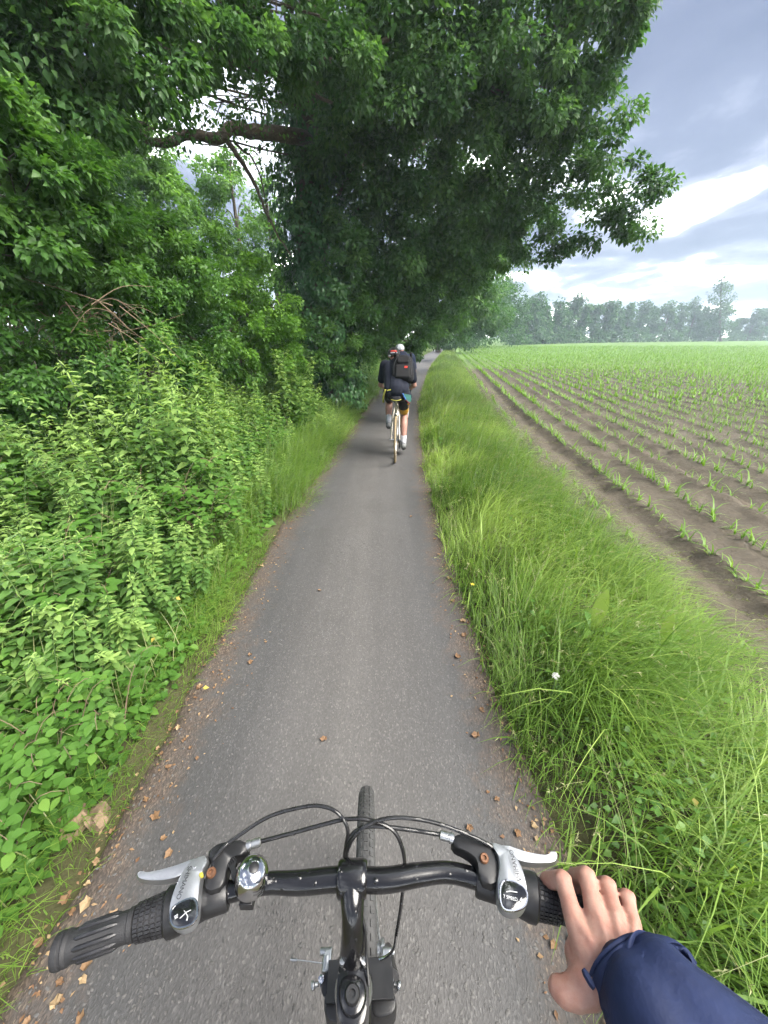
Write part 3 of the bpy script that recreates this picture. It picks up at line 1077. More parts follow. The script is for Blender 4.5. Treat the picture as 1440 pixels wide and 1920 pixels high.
def crown_arrays(lobes, L, fine=True, clump=0.30, seed=1, droop=0.35, flat=0.7):
    """lobes: (centre, radius or (rx,ry,rz), number of leaves); leaves sit in tufts spread through each lobe"""
    rs = np.random.default_rng(seed)
    parts = []
    tufts = []
    for c, rad, n in lobes:
        c = np.array(c, float)
        R = np.array([rad] * 3, float) if np.isscalar(rad) else np.array(rad, float)
        rm = float(R.mean())
        K = max(7, int(26 * min(rm, 2.2) ** 1.6 * (0.3 / clump) ** 1.2))
        d = unit(rs.normal(0, 1, (K, 3)))
        rr = rs.uniform(0.12, 1, K) ** 0.45 * rs.uniform(0.82, 1.18, K)
        tc = c + d * rr[:, None] * R
        tufts.append((c, tc))
        per = rs.dirichlet(np.ones(K) * 3) * n
        cr = clump * rs.uniform(0.6, 1.35, K) * min(1.6, max(0.75, rm ** 0.5))
        for t, dd, m, q in zip(tc, d, per, cr):
            m = int(m)
            if m < 3:
                continue
            off = rs.normal(0, 1, (m, 3))
            off = unit(off) * (rs.uniform(0, 1, (m, 1)) ** 0.5) * q * np.array([1, 1, flat])
            ax = unit(off) + 0.5 * dd + rs.normal(0, 0.45, (m, 3)) + np.array([0, 0, -droop])
            nr = np.array([0, 0, 1.0]) + 0.55 * dd + rs.normal(0, 0.42, (m, 3))
            l = L * rs.uniform(0.65, 1.3, m)
            rnd = np.clip(rs.normal(0.42, 0.18) + rs.normal(0, 0.13, m), 0, 1)
            parts.append(leaf_arrays(t + off, ax, nr, l, l * rs.uniform(0.5, 0.68, m), rnd, fine))
    return merge_arrays(parts), tufts


def limb(pts, r0, r1, seg=7, n=6, wob=0.0, seed=0):
    rs = random.Random(seed)
    p = spline(pts, n)
    m = len(p)
    rad = [r0 + (r1 - r0) * (i / (m - 1)) ** 0.8 for i in range(m)]
    if wob:
        p = [q + Vector((rs.gauss(0, wob), rs.gauss(0, wob), rs.gauss(0, wob))) if 0 < i < m - 1 else q for i, q in enumerate(p)]
    return MB().tube(p, rad, seg)


def make_tree(name, label, trunk, lobes, L, mat='oak', bark='bark', group=None, fine=True, clump=0.30, seed=1,
              twigs=4, branch_r=0.05, cat='tree', droop=0.35, limbs=True, skip_low=0, upper=()):
    base = Vector(trunk[0][:3])
    e = empty(name, base, label, cat, group)
    tp = [Vector(t[:3]) for t in trunk]
    # trunk with a flared foot
    p = spline(tp, 5)
    rr = np.interp(np.linspace(0, 1, len(p)), np.linspace(0, 1, len(trunk)), [t[3] for t in trunk])
    rr[0] *= 1.35
    keep_world(MB().tube(p, list(rr), 12).build('trunk', M[bark], e))
    (v, f, r), tufts = crown_arrays(lobes, L, fine, clump, seed, droop)
    if upper:       # boughs above the picture: fewer, larger leaf sprays
        v, f, r = merge_arrays([(v, f, r), crown_arrays(upper, L * 1.9, False, clump * 1.5, seed + 500, droop)[0]])
    keep_world(link('crown', arr_mesh('crown', v, f, r), M[mat], e))
    rs = random.Random(seed)
    if limbs:
        for (c, tc), (_, rad, _n) in zip(tufts, lobes):
            if (skip_low and c[2] < skip_low):
                continue
            c = Vector(c)
            rm = rad if np.isscalar(rad) else sum(rad) / 3
            # leave the trunk below the lobe
            zt = min(max(c.z - 0.5 * (c - Vector((tp[-1].x, tp[-1].y, c.z))).length, tp[1].z), tp[-1].z)
            a = min(p, key=lambda q: abs(q.z - zt))
            mid = a.lerp(c, 0.5) + Vector((rs.uniform(-.2, .2), rs.uniform(-.2, .2), rs.uniform(0.1, 0.5))) * min(1.5, rm) + Vector((0, 0, 0.16 * (c - a).length))
            mb = limb([a, mid, c], branch_r * rs.uniform(0.7, 1.2), branch_r * 0.35, 6, 5)
            for k in range(min(twigs, len(tc))):
                q = Vector(tc[rs.randrange(len(tc))])
                s = mid.lerp(c, rs.uniform(0.3, 1.0))
                mb2 = limb([s, s.lerp(q, 0.5) + Vector((rs.uniform(-.1, .1), rs.uniform(-.1, .1), rs.uniform(0, .15))), q], branch_r * 0.3, branch_r * 0.08, 4, 3)
                mb.add(mb2.v, mb2.f)
            keep_world(mb.build('branch', M[bark], e))
    return e


def px_lobes(rows):
    """(px, py, distance, radius, leaves) read off the photograph"""
    return [(at_y(px, py, d), r, n) for px, py, d, r, n in rows]


def ivy_on(e, pts, n, spread, L=0.085, seed=3):
    """ivy hanging round a trunk: pts (x, y, z, r)"""
    rs = np.random.default_rng(seed)
    P = np.array(pts, float)
    t = rs.uniform(0, 1, n)
    k = np.linspace(0, 1, len(P))
    c = np.stack([np.interp(t, k, P[:, i]) for i in range(3)], 1)
    r = np.interp(t, k, P[:, 3])
    a = rs.uniform(0, 6.283, n)
    tuft = 0.5 + 0.5 * np.sin(a * 3 + t * 19 + 2 * np.sin(t * 31 + a))
    rad = r + spread * rs.uniform(0.2, 1, n) ** 0.6 * (0.35 + 0.9 * tuft)
    d = np.stack([np.cos(a), np.sin(a), np.zeros(n)], 1)
    pos = c + d * rad[:, None]
    ax = np.array([0, 0, -1.0]) + 0.5 * d + rs.normal(0, 0.35, (n, 3))
    nr = d + np.array([0, 0, 0.55]) + rs.normal(0, 0.35, (n, 3))
    l = L * rs.uniform(0.6, 1.35, n)
    rnd = np.clip(0.2 + 0.45 * tuft + rs.normal(0, 0.15, n), 0, 1)
    keep_world(link('ivy', arr_mesh('ivy', *leaf_arrays(pos, ax, nr, l, l * 0.8, rnd)), M['ivy'], e))


def add_upper(up, c, r, n):
    """boughs above the picture; the gap in the canopy ahead on the left stays open"""
    low = c.z - 1.25 * r
    d = math.atan2(low - CAM_H, c.y)
    py = 960 - FOCAL * math.tan(d + PITCH) if d + PITCH < 1.4 else -9999
    if c.x < 0.4 and py > -60:
        return
    up.append((c, r, n))


def build_trees():
    # --- the great oak whose crown hangs over path and field
    bx, by = -1.45, 9.6
    lob = px_lobes([
        (1150, 40, 8.3, 0.75, 1900), (1085, 60, 8.6, 1.0, 3600), (1120, 190, 8.6, 0.62, 1500), (1060, 170, 9.0, 0.95, 3200),
        (1120, 290, 9.3, 0.72, 1500), (1185, 385, 9.5, 0.72, 1500), (1215, 350, 9.3, 0.40, 520), (1150, 440, 9.8, 0.55, 850), (1085, 420, 10.0, 0.70, 1200),
        (1030, 300, 9.6, 1.0, 3000), (1010, 430, 10.4, 0.62, 1000), (960, 440, 10.6, 0.8, 2000), (955, 330, 9.8, 1.15, 3600),
        (960, 180, 9.0, 1.2, 4200), (980, 50, 8.4, 1.2, 4200), (870, 40, 8.0, 1.25, 4200), (850, 150, 8.6, 1.2, 4200),
        (860, 280, 9.4, 1.15, 3800), (870, 400, 10.2, 1.05, 3400), (770, 60, 7.8, 1.1, 3800), (760, 170, 8.4, 1.0, 3600),
        (760, 290, 9.0, 1.0, 3400), (770, 400, 9.8, 0.95, 3200), (680, 70, 7.6, 0.9, 2800), (670, 190, 8.4, 0.8, 2400),
        (670, 310, 9.0, 0.75, 2300), (690, 420, 9.6, 0.75, 2300), (610, 120, 8.2, 0.65, 1500), (800, 500, 10.8, 0.8, 2200),
        (720, 520, 10.2, 0.7, 2000), (880, 490, 11.4, 0.7, 1700), (600, 330, 9.4, 0.5, 1200), (610, 420, 9.2, 0.55, 1600), (640, 490, 9.0, 0.6, 1900), (740, 460, 9.4, 0.7, 2100), (830, 460, 10.4, 0.75, 2100), (780, 560, 11.0, 0.7, 1900), (690, 570, 9.8, 0.6, 1700),
        (760, 230, 12, 1.5, 2600), (900, 220, 12, 1.5, 2600), (985, 300, 12, 1.2, 1900), (830, 330, 12.5, 1.4, 2600), (700, 340, 12, 1.2, 2200), (930, 400, 12.5, 1.1, 1800), (650, 240, 11.5, 1.0, 1700)])
    # the part of the crown above the picture
    rs = random.Random(3)
    up = []
    for k in range(30):
        add_upper(up, Vector((bx + 0.8 + rs.uniform(-4.0, 5.2), by + rs.uniform(-2.6, 4), rs.uniform(8.4, 14.0))), rs.uniform(1.3, 2.0), 650)
    trunk = [(bx, by, 0.1, 0.42), (bx + 0.05, by, 1.6, 0.36), (bx - 0.05, by + 0.05, 3.6, 0.33), (bx + 0.15, by, 6, 0.27), (bx + 0.4, by, 9, 0.18), (bx + 0.5, by, 12, 0.08)]
    e = make_tree('oak_tree', 'great ivy-clad oak beside the path with its crown hanging over the field', trunk, [(c, r, int(n * 0.98)) for c, r, n in lob], 0.098, 'oak', upper=up,
                  seed=21, twigs=4, branch_r=0.034, skip_low=5.4)
    ivy_on(e, [(bx, by, 0.1, 0.42), (bx + 0.05, by, 1.6, 0.36), (bx, by, 3.6, 0.33), (bx + 0.15, by, 6.2, 0.28)], 16000, 0.50, 0.095, 5)
    # its lowest limb, sinuous, reaching back to the left, with a hanging bough
    y0 = 8.3
    P = lambda px, py, d: at_y(px, py, d)
    keep_world(limb([Vector((bx, by, 5.1)), P(560, 256, 8.6), P(480, 246, 8.2), P(432, 240, 8.0), P(410, 260, 7.9), P(355, 252, 7.7), P(310, 268, 7.5), P(260, 256, 7.3), P(195, 222, 7.0)],
                    0.13, 0.04, 9, 5, 0.006, 2).build('limb', M['bark'], e))
    keep_world(limb([P(425, 262, 8.0), P(450, 300, 8.1), P(478, 345, 8.2), P(500, 400, 8.3), P(520, 440, 8.4), P(545, 478, 8.5)], 0.045, 0.012, 6, 5, 0.008, 4).build('limb', M['bark'], e))
    keep_world(limb([P(440, 268, 8.1), P(475, 300, 8.3), P(492, 345, 8.5), P(498, 390, 8.6)], 0.022, 0.008, 5, 4, 0.006, 5).build('limb', M['bark'], e))
    keep_world(limb([P(330, 262, 7.6), P(360, 235, 7.6), P(345, 222, 7.7), P(370, 245, 7.7), P(395, 215, 7.8)], 0.02, 0.006, 5, 4, 0.006, 6).build('limb', M['bark'], e))

    # --- the second oak, standing in the hedge on the left, arching over the gap
    bx, by = -6.3, 6.3
    lob = px_lobes([
        (30, 40, 4.6, 0.75, 2600), (110, 90, 4.8, 0.7, 2300), (50, 150, 4.8, 0.55, 1600), (190, 50, 5.0, 0.75, 2400), (170, 140, 5.4, 0.5, 1300),
        (270, 25, 5.4, 0.65, 2000), (350, 10, 5.8, 0.6, 1700), (440, 0, 6.2, 0.6, 1700), (530, 25, 6.6, 0.65, 1900), (600, 30, 6.8, 0.7, 2000),
        (250, 105, 6.0, 0.42, 550), (285, 165, 6.8, 0.45, 240), (370, 150, 7.0, 0.5, 100), (440, 195, 7.4, 0.5, 110), (350, 215, 7.2, 0.4, 60),
        (500, 150, 7.2, 0.5, 190), (500, 215, 7.8, 0.5, 130), (430, 95, 6.8, 0.45, 220), (225, 200, 6.6, 0.4, 260), (570, 200, 8.0, 0.45, 300),
        (280, 235, 7.2, 0.28, 90), (540, 290, 8.6, 0.4, 260), (110, 210, 5.6, 0.4, 700)])
    rs = random.Random(4)
    up = []
    for k in range(20):
        add_upper(up, Vector((-4.4 + rs.uniform(-3, 3.4), 6 + rs.uniform(-3.4, 2.5), rs.uniform(6.6, 10.0))), rs.uniform(1.1, 1.7), 550)
    trunk = [(bx, by, 0.3, 0.34), (bx + 0.1, by, 2, 0.28), (bx + 0.3, by - 0.1, 4, 0.24), (bx + 0.9, by - 0.2, 6.2, 0.16), (bx + 1.3, by, 9, 0.07)]
    e = make_tree('oak_tree', 'dark oak standing in the hedge, its bare limbs arching across the sky gap', trunk, [(c, r, int(n * 1.5)) for c, r, n in lob], 0.076, 'oak', upper=up,
                  seed=31, twigs=3, branch_r=0.035)
    keep_world(limb([Vector((bx + 0.3, by - 0.1, 4.2)), P(120, 60, 6.0), P(230, 66, 6.3), P(340, 96, 6.6), P(430, 108, 6.9), P(500, 126, 7.1), P(545, 138, 7.3), P(590, 122, 7.4), P(650, 100, 7.5), P(730, 72, 7.6)],
                    0.13, 0.03, 9, 5, 0.006, 8).build('limb', M['bark'], e))
    keep_world(limb([Vector((bx + 0.1, by, 2.9)), P(5, 246, 5.4), P(70, 212, 5.5), P(150, 182, 5.6), P(230, 178, 5.8), P(290, 198, 6.1), P(330, 222, 6.3)], 0.06, 0.012, 8, 5, 0.005, 9).build('limb', M['pale_bark'], e))
    keep_world(limb([P(40, 140, 5.5), P(90, 180, 5.4), P(130, 215, 5.3), P(170, 245, 5.2)], 0.016, 0.006, 5, 4, 0.006, 10).build('limb', M['pale_bark'], e))
    keep_world(limb([P(500, 128, 7.1), P(560, 160, 7.4), P(610, 188, 7.6), P(650, 196, 7.8)], 0.04, 0.012, 6, 4, 0.01, 12).build('limb', M['bark'], e))

    # --- hedge shrubs on the left bank, nearest first: (label, base, lobes, leaf)
    shrubs = [
        ('dark oak-leaved shrub at the near end of the hedge', (-4.4, 3.9), [
            (20, 300, 3.7, 0.55, 1700), (70, 270, 4.2, 0.45, 1100), (60, 380, 3.9, 0.6, 2000), (130, 440, 4.2, 0.6, 1900), (20, 480, 3.7, 0.55, 1700), (120, 350, 4.6, 0.45, 1000),
            (190, 420, 4.9, 0.45, 1100), (40, 540, 3.9, 0.3, 380), (200, 510, 4.6, 0.5, 1400), (150, 290, 4.8, 0.38, 650), (110, 520, 4.5, 0.35, 600)], 0.085),
        ('bramble shrub with dead twigs tangled at its foot', (-3.7, 4.3), [
            (60, 690, 3.6, 0.42, 1300), (150, 670, 3.9, 0.38, 1100), (10, 660, 3.5, 0.32, 800), (240, 660, 4.3, 0.42, 1200), (210, 730, 4.0, 0.35, 900), (90, 750, 3.6, 0.35, 900), (300, 700, 4.5, 0.35, 900), (20, 760, 3.4, 0.3, 700)], 0.075),
        ('rounded hawthorn shrub in the middle of the hedge', (-3.5, 6.0), [
            (270, 500, 5.2, 0.6, 1900), (330, 560, 5.5, 0.65, 2100), (250, 600, 5.0, 0.55, 1700), (370, 640, 5.6, 0.55, 1700), (310, 640, 5.3, 0.5, 1500), (390, 560, 6.0, 0.55, 1600), (300, 460, 5.6, 0.4, 700), (350, 510, 5.9, 0.4, 900), (230, 530, 4.9, 0.45, 1200)], 0.08),
        ('light green hazel shrub between the hawthorn and the ivy-clad oak', (-2.9, 8.0), [
            (440, 540, 7.2, 0.65, 1700), (480, 600, 7.4, 0.65, 1800), (430, 620, 6.8, 0.6, 1700), (520, 650, 7.6, 0.55, 1500), (460, 670, 7.0, 0.55, 1500), (520, 580, 8.0, 0.5, 1100), (470, 530, 7.8, 0.4, 700), (550, 690, 7.8, 0.45, 1100)], 0.08),
        ('low leafy shrub wrapped round the foot of the ivy-clad oak', (-1.75, 9.3), [
            (590, 640, 8.8, 0.6, 1700), (640, 620, 9.2, 0.6, 1700), (625, 570, 9.4, 0.55, 1700), (680, 600, 9.6, 0.6, 1700), (660, 660, 9.2, 0.45, 1200), (590, 690, 8.6, 0.4, 1000), (700, 640, 10.0, 0.45, 1200), (640, 690, 8.9, 0.35, 900), (730, 580, 10.6, 0.6, 1500)], 0.085),
    ]
    for i, (lab, (sx, sy), rows, L) in enumerate(shrubs):
        e = make_tree('hedge_shrub', lab, [(sx, sy, 0.2, 0.05), (sx, sy, 0.8, 0.04), (sx, sy, 1.5, 0.03), (sx, sy, 2.2, 0.02)], [(c, r, int(n * (1.7 if i == 0 else 1.45))) for c, r, n in px_lobes(rows)], L * 0.78, fine=True, mat=
                      ('hedge', 'hedge', 'hedge', 'hazel', 'hedge')[i], group='shrubs of the hedge', clump=0.2, seed=50 + i, twigs=3, branch_r=0.018, cat='shrub')
        if i == 1:      # the bare tangle inside it
            rs = random.Random(9)
            mb = MB()
            for k in range(95):
                a = at_y(rs.uniform(0, 230), rs.uniform(560, 640), rs.uniform(3.9, 4.5))
                d = Vector((rs.uniform(-1, 1), rs.uniform(-.5, .5), rs.uniform(-.9, .45))).normalized() * rs.uniform(0.25, 0.7)
                mb2 = limb([a, a + d * 0.5 + Vector((0, 0, rs.uniform(-.06, .1))), a + d + Vector((0, 0, rs.uniform(-.1, .05)))], rs.uniform(0.003, 0.007), 0.0015, 4, 4)
                mb.add(mb2.v, mb2.f)
            o = keep_world(mb.build('dead_twigs', M['twig'], e))
            tag(o, kind='stuff')

    # --- a solid back of the hedge, trees seen through the gap
    gap = [
        ('pale green poplar seen hazily through the gap between the oaks', (-9.0, 19, 0), [
            (260, 300, 17, 1.3, 1700), (220, 380, 16, 1.4, 1800), (290, 380, 18, 1.4, 1800), (250, 470, 17, 1.5, 1800), (330, 430, 19, 1.4, 1600), (310, 330, 19, 1.0, 900), (210, 280, 17, 1.0, 900), (150, 300, 16, 1.2, 1200), (330, 510, 18, 1.2, 1400), (180, 460, 15, 1.2, 1500)], 'lime'),
        ('slender birch with airy foliage behind the hazel shrub', (-6.6, 21, 0), [
            (400, 330, 20, 1.0, 760), (420, 400, 21, 1.1, 900), (390, 460, 20, 1.1, 1000), (450, 480, 21, 1.1, 950), (470, 400, 22, 0.9, 600), (440, 310, 21, 0.8, 400), (410, 530, 20, 1.0, 1000), (480, 530, 21, 1.0, 900)], 'lime'),
        ('thin young ash close behind the hanging bough of the oak', (-4.9, 20, 0), [
            (510, 360, 20, 0.8, 420), (530, 430, 20, 0.9, 560), (500, 480, 19, 0.9, 600), (545, 510, 19, 0.9, 700), (520, 560, 18, 1.0, 900), (560, 590, 17, 0.9, 900)], 'lime'),
        ('broad field maple standing deep behind the dark hedge shrub', (-9.5, 12.5, 0), [
            (60, 300, 11, 1.6, 2600), (130, 400, 11.5, 1.5, 2500), (40, 450, 11, 1.5, 2300), (190, 540, 11, 1.2, 1900), (90, 560, 10, 1.3, 2000), (230, 620, 10, 1.0, 1500), (20, 180, 11, 1.6, 2200), (-60, 380, 10, 1.6, 1800), (120, 210, 12, 1.2, 1200)], 'oak'),
        ('dense dark holly filling the hedge behind the hawthorn', (-5.6, 11.5, 0), [
            (330, 600, 10, 1.0, 1900), (400, 640, 10.5, 0.9, 1700), (460, 600, 11, 0.9, 1500), (270, 660, 9, 0.8, 1500), (520, 640, 12, 0.9, 1500), (560, 660, 13, 0.9, 1500), (600, 620, 13, 1.0, 1600)], 'hedge'),
    ]
    for i, (lab, (sx, sy, sz), rows, mat) in enumerate(gap):
        top = max(at_y(px, py, d).z for px, py, d, _, _ in rows)
        if mat == 'lime':
            rows = [(a, b, c, d, int(n * 2.1)) for a, b, c, d, n in rows]
        make_tree('background_tree', lab, [(sx, sy, sz, 0.2), (sx + .1, sy, top * 0.3, 0.15), (sx, sy + .1, top * 0.6, 0.1), (sx, sy, top * 0.95, 0.05)],
                  px_lobes(rows), 0.15 if mat == 'lime' else 0.13, mat, group='trees seen through the hedge', fine=False, clump=0.34, seed=70 + i, twigs=3, branch_r=0.035)

    # --- the row that carries on along the left of the path
    row = [
        ('second tree of the row after the ivy-clad oak, leaning over the path', (-1.3, 15.0), [
            (860, 470, 14, 1.2, 2300), (905, 510, 14.5, 0.9, 1500), (690, 580, 13, 0.9, 1600), (740, 520, 13, 1.1, 2000), (800, 500, 13.5, 1.1, 2000), (830, 540, 14.5, 1.1, 2100), (770, 560, 14, 1.1, 2100), (720, 610, 14, 1.0, 1700), (800, 600, 15, 0.8, 1400), (760, 640, 14, 0.6, 1000), (850, 400, 14, 1.4, 2100), (940, 470, 14.5, 0.8, 1000), (920, 430, 15, 1.2, 1600)], 'oak'),
        ('third tree of the row beyond the ivy-clad oak, dark and dense', (-0.2, 22.0), [
            (880, 530, 20, 1.2, 1700), (840, 570, 21, 1.2, 1700), (800, 610, 21, 1.0, 1300), (910, 560, 21, 0.9, 1000), (860, 600, 22, 0.9, 1100), (770, 620, 20, 1.0, 1300), (900, 490, 20, 1.5, 1700), (790, 645, 21, 0.6, 700)], 'oak'),
        ('fourth tree of the row, low boughs shading the bend of the path', (2.4, 32.0), [
            (890, 570, 30, 1.4, 1300), (860, 600, 30, 1.4, 1300), (830, 620, 30, 1.1, 1000), (905, 545, 30, 1.6, 1200), (920, 590, 31, 1.1, 900), (810, 635, 29, 0.7, 600)], 'oak'),
        ('fifth tree of the row where the path bends out of sight', (6.0, 46.0), [
            (900, 590, 44, 1.9, 1200), (880, 615, 44, 1.6, 1000), (920, 560, 45, 2.3, 1200), (860, 630, 43, 1.1, 700), (930, 605, 46, 1.6, 900), (845, 640, 43, 0.7, 400)], 'far'),
        ('pale willow-like tree ending the row at the field corner', (13.5, 68.0), [
            (945, 560, 66, 3.2, 1300), (930, 590, 66, 3.0, 1200), (960, 590, 68, 2.6, 1000), (950, 530, 68, 2.2, 800), (920, 620, 64, 1.8, 700), (965, 620, 67, 2.0, 700), (900, 625, 60, 1.5, 600), (885, 632, 58, 1.1, 400)], 'far'),
    ]
    for i, (lab, (sx, sy), rows, mat) in enumerate(row):
        top = max(at_y(px, py, d).z for px, py, d, _, _ in rows)
        k = sy / 14
        make_tree('row_tree', lab, [(sx, sy, 0, 0.26), (sx + .1, sy, top * 0.35, 0.22), (sx + 0.1, sy + .1, top * 0.7, 0.15), (sx + 0.2, sy, top, 0.06)],
                  px_lobes(rows), 0.12 * max(1, k) ** 0.75, mat, group='row of trees along the path', fine=False, clump=0.34 * max(1, k) ** 0.5, seed=90 + i, twigs=2, branch_r=0.045)


build_trees()


def build_far_trees():
    rs = random.Random(12)
    looks = ['rounded', 'tall', 'broad', 'narrow', 'bushy', 'ragged', 'low', 'domed']
    # (px of the foot, py of the top) of the wood's edge beyond the field; the foot walks from near left to far right
    tops = [(985, 560), (1000, 553), (1018, 575), (1040, 566), (1062, 549), (1085, 572), (1108, 566), (1128, 561), (1148, 577), (1168, 569), (1192, 564),
            (1215, 573), (1240, 566), (1262, 572), (1288, 561), (1310, 575), (1332, 570), (1375, 592), (1400, 578), (1425, 566), (1450, 570), (1480, 560), (1520, 566), (1570, 560), (1620, 566), (1680, 556), (1740, 562), (1810, 552)]
    for i, (px, py) in enumerate(tops):
        t = (px - 960) / 480.0
        y = 84 + 62 * t ** 0.8 + rs.uniform(-3, 3)
        x = at_y(px, 640, y).x
        top = at_y(px, py, y).z
        w = (0.34 + 0.10 * rs.random()) * top * 0.62
        lob = []
        for k in range(9):
            zz = top * (0.16 + 0.72 * (k / 8.0))
            ww = w * (0.85 if k < 6 else 0.6 if k < 8 else 0.32)
            lob.append((Vector((x + rs.uniform(-1, 1) * ww * 0.75, y + rs.uniform(-1, 1) * w * 0.7, zz + rs.uniform(-.4, .4))), rs.uniform(0.45, 0.62) * w, 290))
        if px == 1375:
            lab = 'thin half-bare tree low in the wood beyond the field'
        else:
            lab = 'dense leafy tree at the edge of the wood beyond the field'
        make_tree('wood_tree', lab, [(x, y, -0.1, 0.3), (x, y, top * 0.3, 0.25), (x, y, top * 0.6, 0.18), (x, y, top * 0.95, 0.06)], lob, 0.62, 'far',
                  group='trees of the wood beyond the field', fine=False, clump=0.75, seed=200 + i, twigs=0, branch_r=0.1, limbs=False)
    # the tall thin tree that stands out above the wood
    y = 128
    B = at_y(1352, 637, y)
    lob = [(at_y(px, py, y), r, n) for px, py, r, n in ((1352, 522, 2.0, 170), (1362, 540, 2.0, 170), (1346, 555, 2.6, 240), (1366, 560, 1.8, 130), (1352, 582, 3.0, 330), (1345, 605, 3.4, 420), (1360, 612, 3.2, 380), (1350, 540, 1.6, 130))]
    make_tree('lone_tree', 'tall slim tree rising above the wood beyond the field', [(B.x, y, -0.1, 0.35)] + [tuple(at_y(a, b, y)) + (r,) for a, b, r in ((1350, 605, .3), (1351, 565, .2), (1353, 520, .08))], lob, 0.6, 'far',
              fine=False, clump=0.7, seed=300, twigs=1, branch_r=0.10)
    # scrub that closes the foot of the wood
    rs = np.random.default_rng(8)
    lobes = []
    for px in np.arange(955, 1860, 8.0):
        t = (px - 960) / 480.0
        y = 82 + 62 * max(t, 0) ** 0.8 + rs.uniform(-2, 1)
        q = at_y(px, 640, y)
        lobes.append(((q.x, y, rs.uniform(0.4, 1.6)), (rs.uniform(1.0, 2.0), 1.2, rs.uniform(0.9, 1.9)), 90))
        lobes.append(((q.x + 1, y + 7, rs.uniform(2.0, 4.2)), (2.2, 1.5, 2.6), 120))
    (v, f, r), _ = crown_arrays(lobes, 0.6, False, 0.7, 5)
    tag(link('wood_scrub', arr_mesh('wood_scrub', v, f, r), M['far']), 'low dense scrub closing the foot of the wood beyond the field', 'scrub', kind='stuff')
    # thicket along the left of the path behind the row
    lobes = []
    for y in np.concatenate([np.arange(11, 40, 0.9), np.arange(40, 84, 1.8)]):
        for off in (1.7, 3.6, 6.5, 10):
            x = float(path_l(y)) - off - 0.03 * y
            zz = rs.uniform(0.3, 1.0) * (1.0 if off < 2 else 1.8 if off < 5 else 2.2)
            lobes.append(((x, y + rs.uniform(-.5, .5), zz), rs.uniform(0.55, 1.0) * (1 + 0.012 * y), int(190 / (1 + 0.02 * y))))
    for y in np.arange(-1.5, 11, 0.9):
        for off in (4.4, 6.2, 8.5):
            x = float(path_l(y)) - off
            lobes.append(((x, y + rs.uniform(-.4, .4), rs.uniform(0.5, 1.0) * (1.2 if off < 5 else 2.6)), rs.uniform(0.7, 1.05), 170))
    (v, f, r), _ = crown_arrays(lobes, 0.17, False, 0.4, 6)
    tag(link('thicket', arr_mesh('thicket', v, f, r), M['hedge']), 'dense undergrowth filling the wood behind the row of trees', 'undergrowth', kind='stuff')


build_far_trees()


# ================================================================== THE BICYCLE IN HAND
M['gloss_black'] = plain('black_paint', (0.006, 0.006, 0.007), 0.2, var=0.3, scale=30, coat=0.25, bump=0.04, bscale=300)
M['satin_black'] = plain('satin_black', (0.009, 0.009, 0.010), 0.40, var=0.3, scale=60, bump=0.05, bscale=500)
M['rubber'] = plain('black_rubber', (0.012, 0.012, 0.0135), 0.62, var=0.3, scale=80, bump=0.35, bscale=900)
M['rib'] = plain('grip_rib', (0.014, 0.014, 0.016), 0.34, var=0.3, scale=80, bump=0.2, bscale=900)
M['silver'] = plain('silver_paint', (0.36, 0.37, 0.385), 0.36, metal=0.85, var=0.08, scale=60, bump=0.05, bscale=700)
M['alloy'] = plain('brushed_alloy', (0.38, 0.39, 0.40), 0.32, metal=0.9, var=0.15, scale=80)
M['chrome'] = plain('chrome', (0.55, 0.55, 0.56), 0.13, metal=1.0, var=0.05, scale=40)
M['brass'] = plain('rusty_brass', (0.13, 0.06, 0.03), 0.6, metal=0.4, var=0.4, scale=300)
M['display'] = plain('display_black', (0.006, 0.006, 0.007), 0.08, var=0.1, coat=1.0)
M['print_white'] = plain('white_print', (0.45, 0.46, 0.47), 0.5, var=0.03)
M['print_dark'] = plain('dark_print', (0.02, 0.02, 0.022), 0.5, var=0.03)
M['crown'] = plain('dark_plastic', (0.03, 0.03, 0.032), 0.35, var=0.3)
M['yellow_dot'] = plain('yellow_mark', (0.35, 0.30, 0.03), 0.5, var=0.05)
M['cable'] = plain('cable_sleeve', (0.012, 0.012, 0.013), 0.28, var=0.2, scale=80)
M['tyre'] = plain('tyre_rubber', (0.042, 0.042, 0.042), 0.7, var=0.35, scale=60, bump=0.5, bscale=250)
Z0 = 1.12
add_drops(M['gloss_black'])
add_drops(M['silver'], 120.0, 0.4)
P = at_z


def text_mesh(name, body, size, origin, xdir, ydir, mat, parent):
    """flat lettering laid on a surface"""
    c = bpy.data.curves.new(name, 'FONT')
    c.body = body; c.size = size; c.align_x = 'CENTER'; c.align_y = 'CENTER'; c.extrude = 0.00015
    o = bpy.data.objects.new(name, c)
    COL.objects.link(o)
    dg = bpy.context.evaluated_depsgraph_get()
    me = bpy.data.meshes.new_from_object(o.evaluated_get(dg))
    bpy.data.objects.remove(o)
    x = Vector(xdir).normalized(); y = Vector(ydir); y = (y - x * y.dot(x)).normalized(); z = x.cross(y)
    mt = Matrix((x, y, z)).transposed().to_4x4(); mt.translation = Vector(origin)
    me.transform(mt)
    me.materials.clear(); me.materials.append(mat)
    ob = bpy.data.objects.new(name, me); COL.objects.link(ob); ob.parent = parent
    return ob


def outline(rows, z, it=2):
    """smooth closed outline read off the photograph at level z (or per-point levels)"""
    return smooth_poly([P(r[0], r[1], r[2] if len(r) > 2 else z) for r in rows], it)


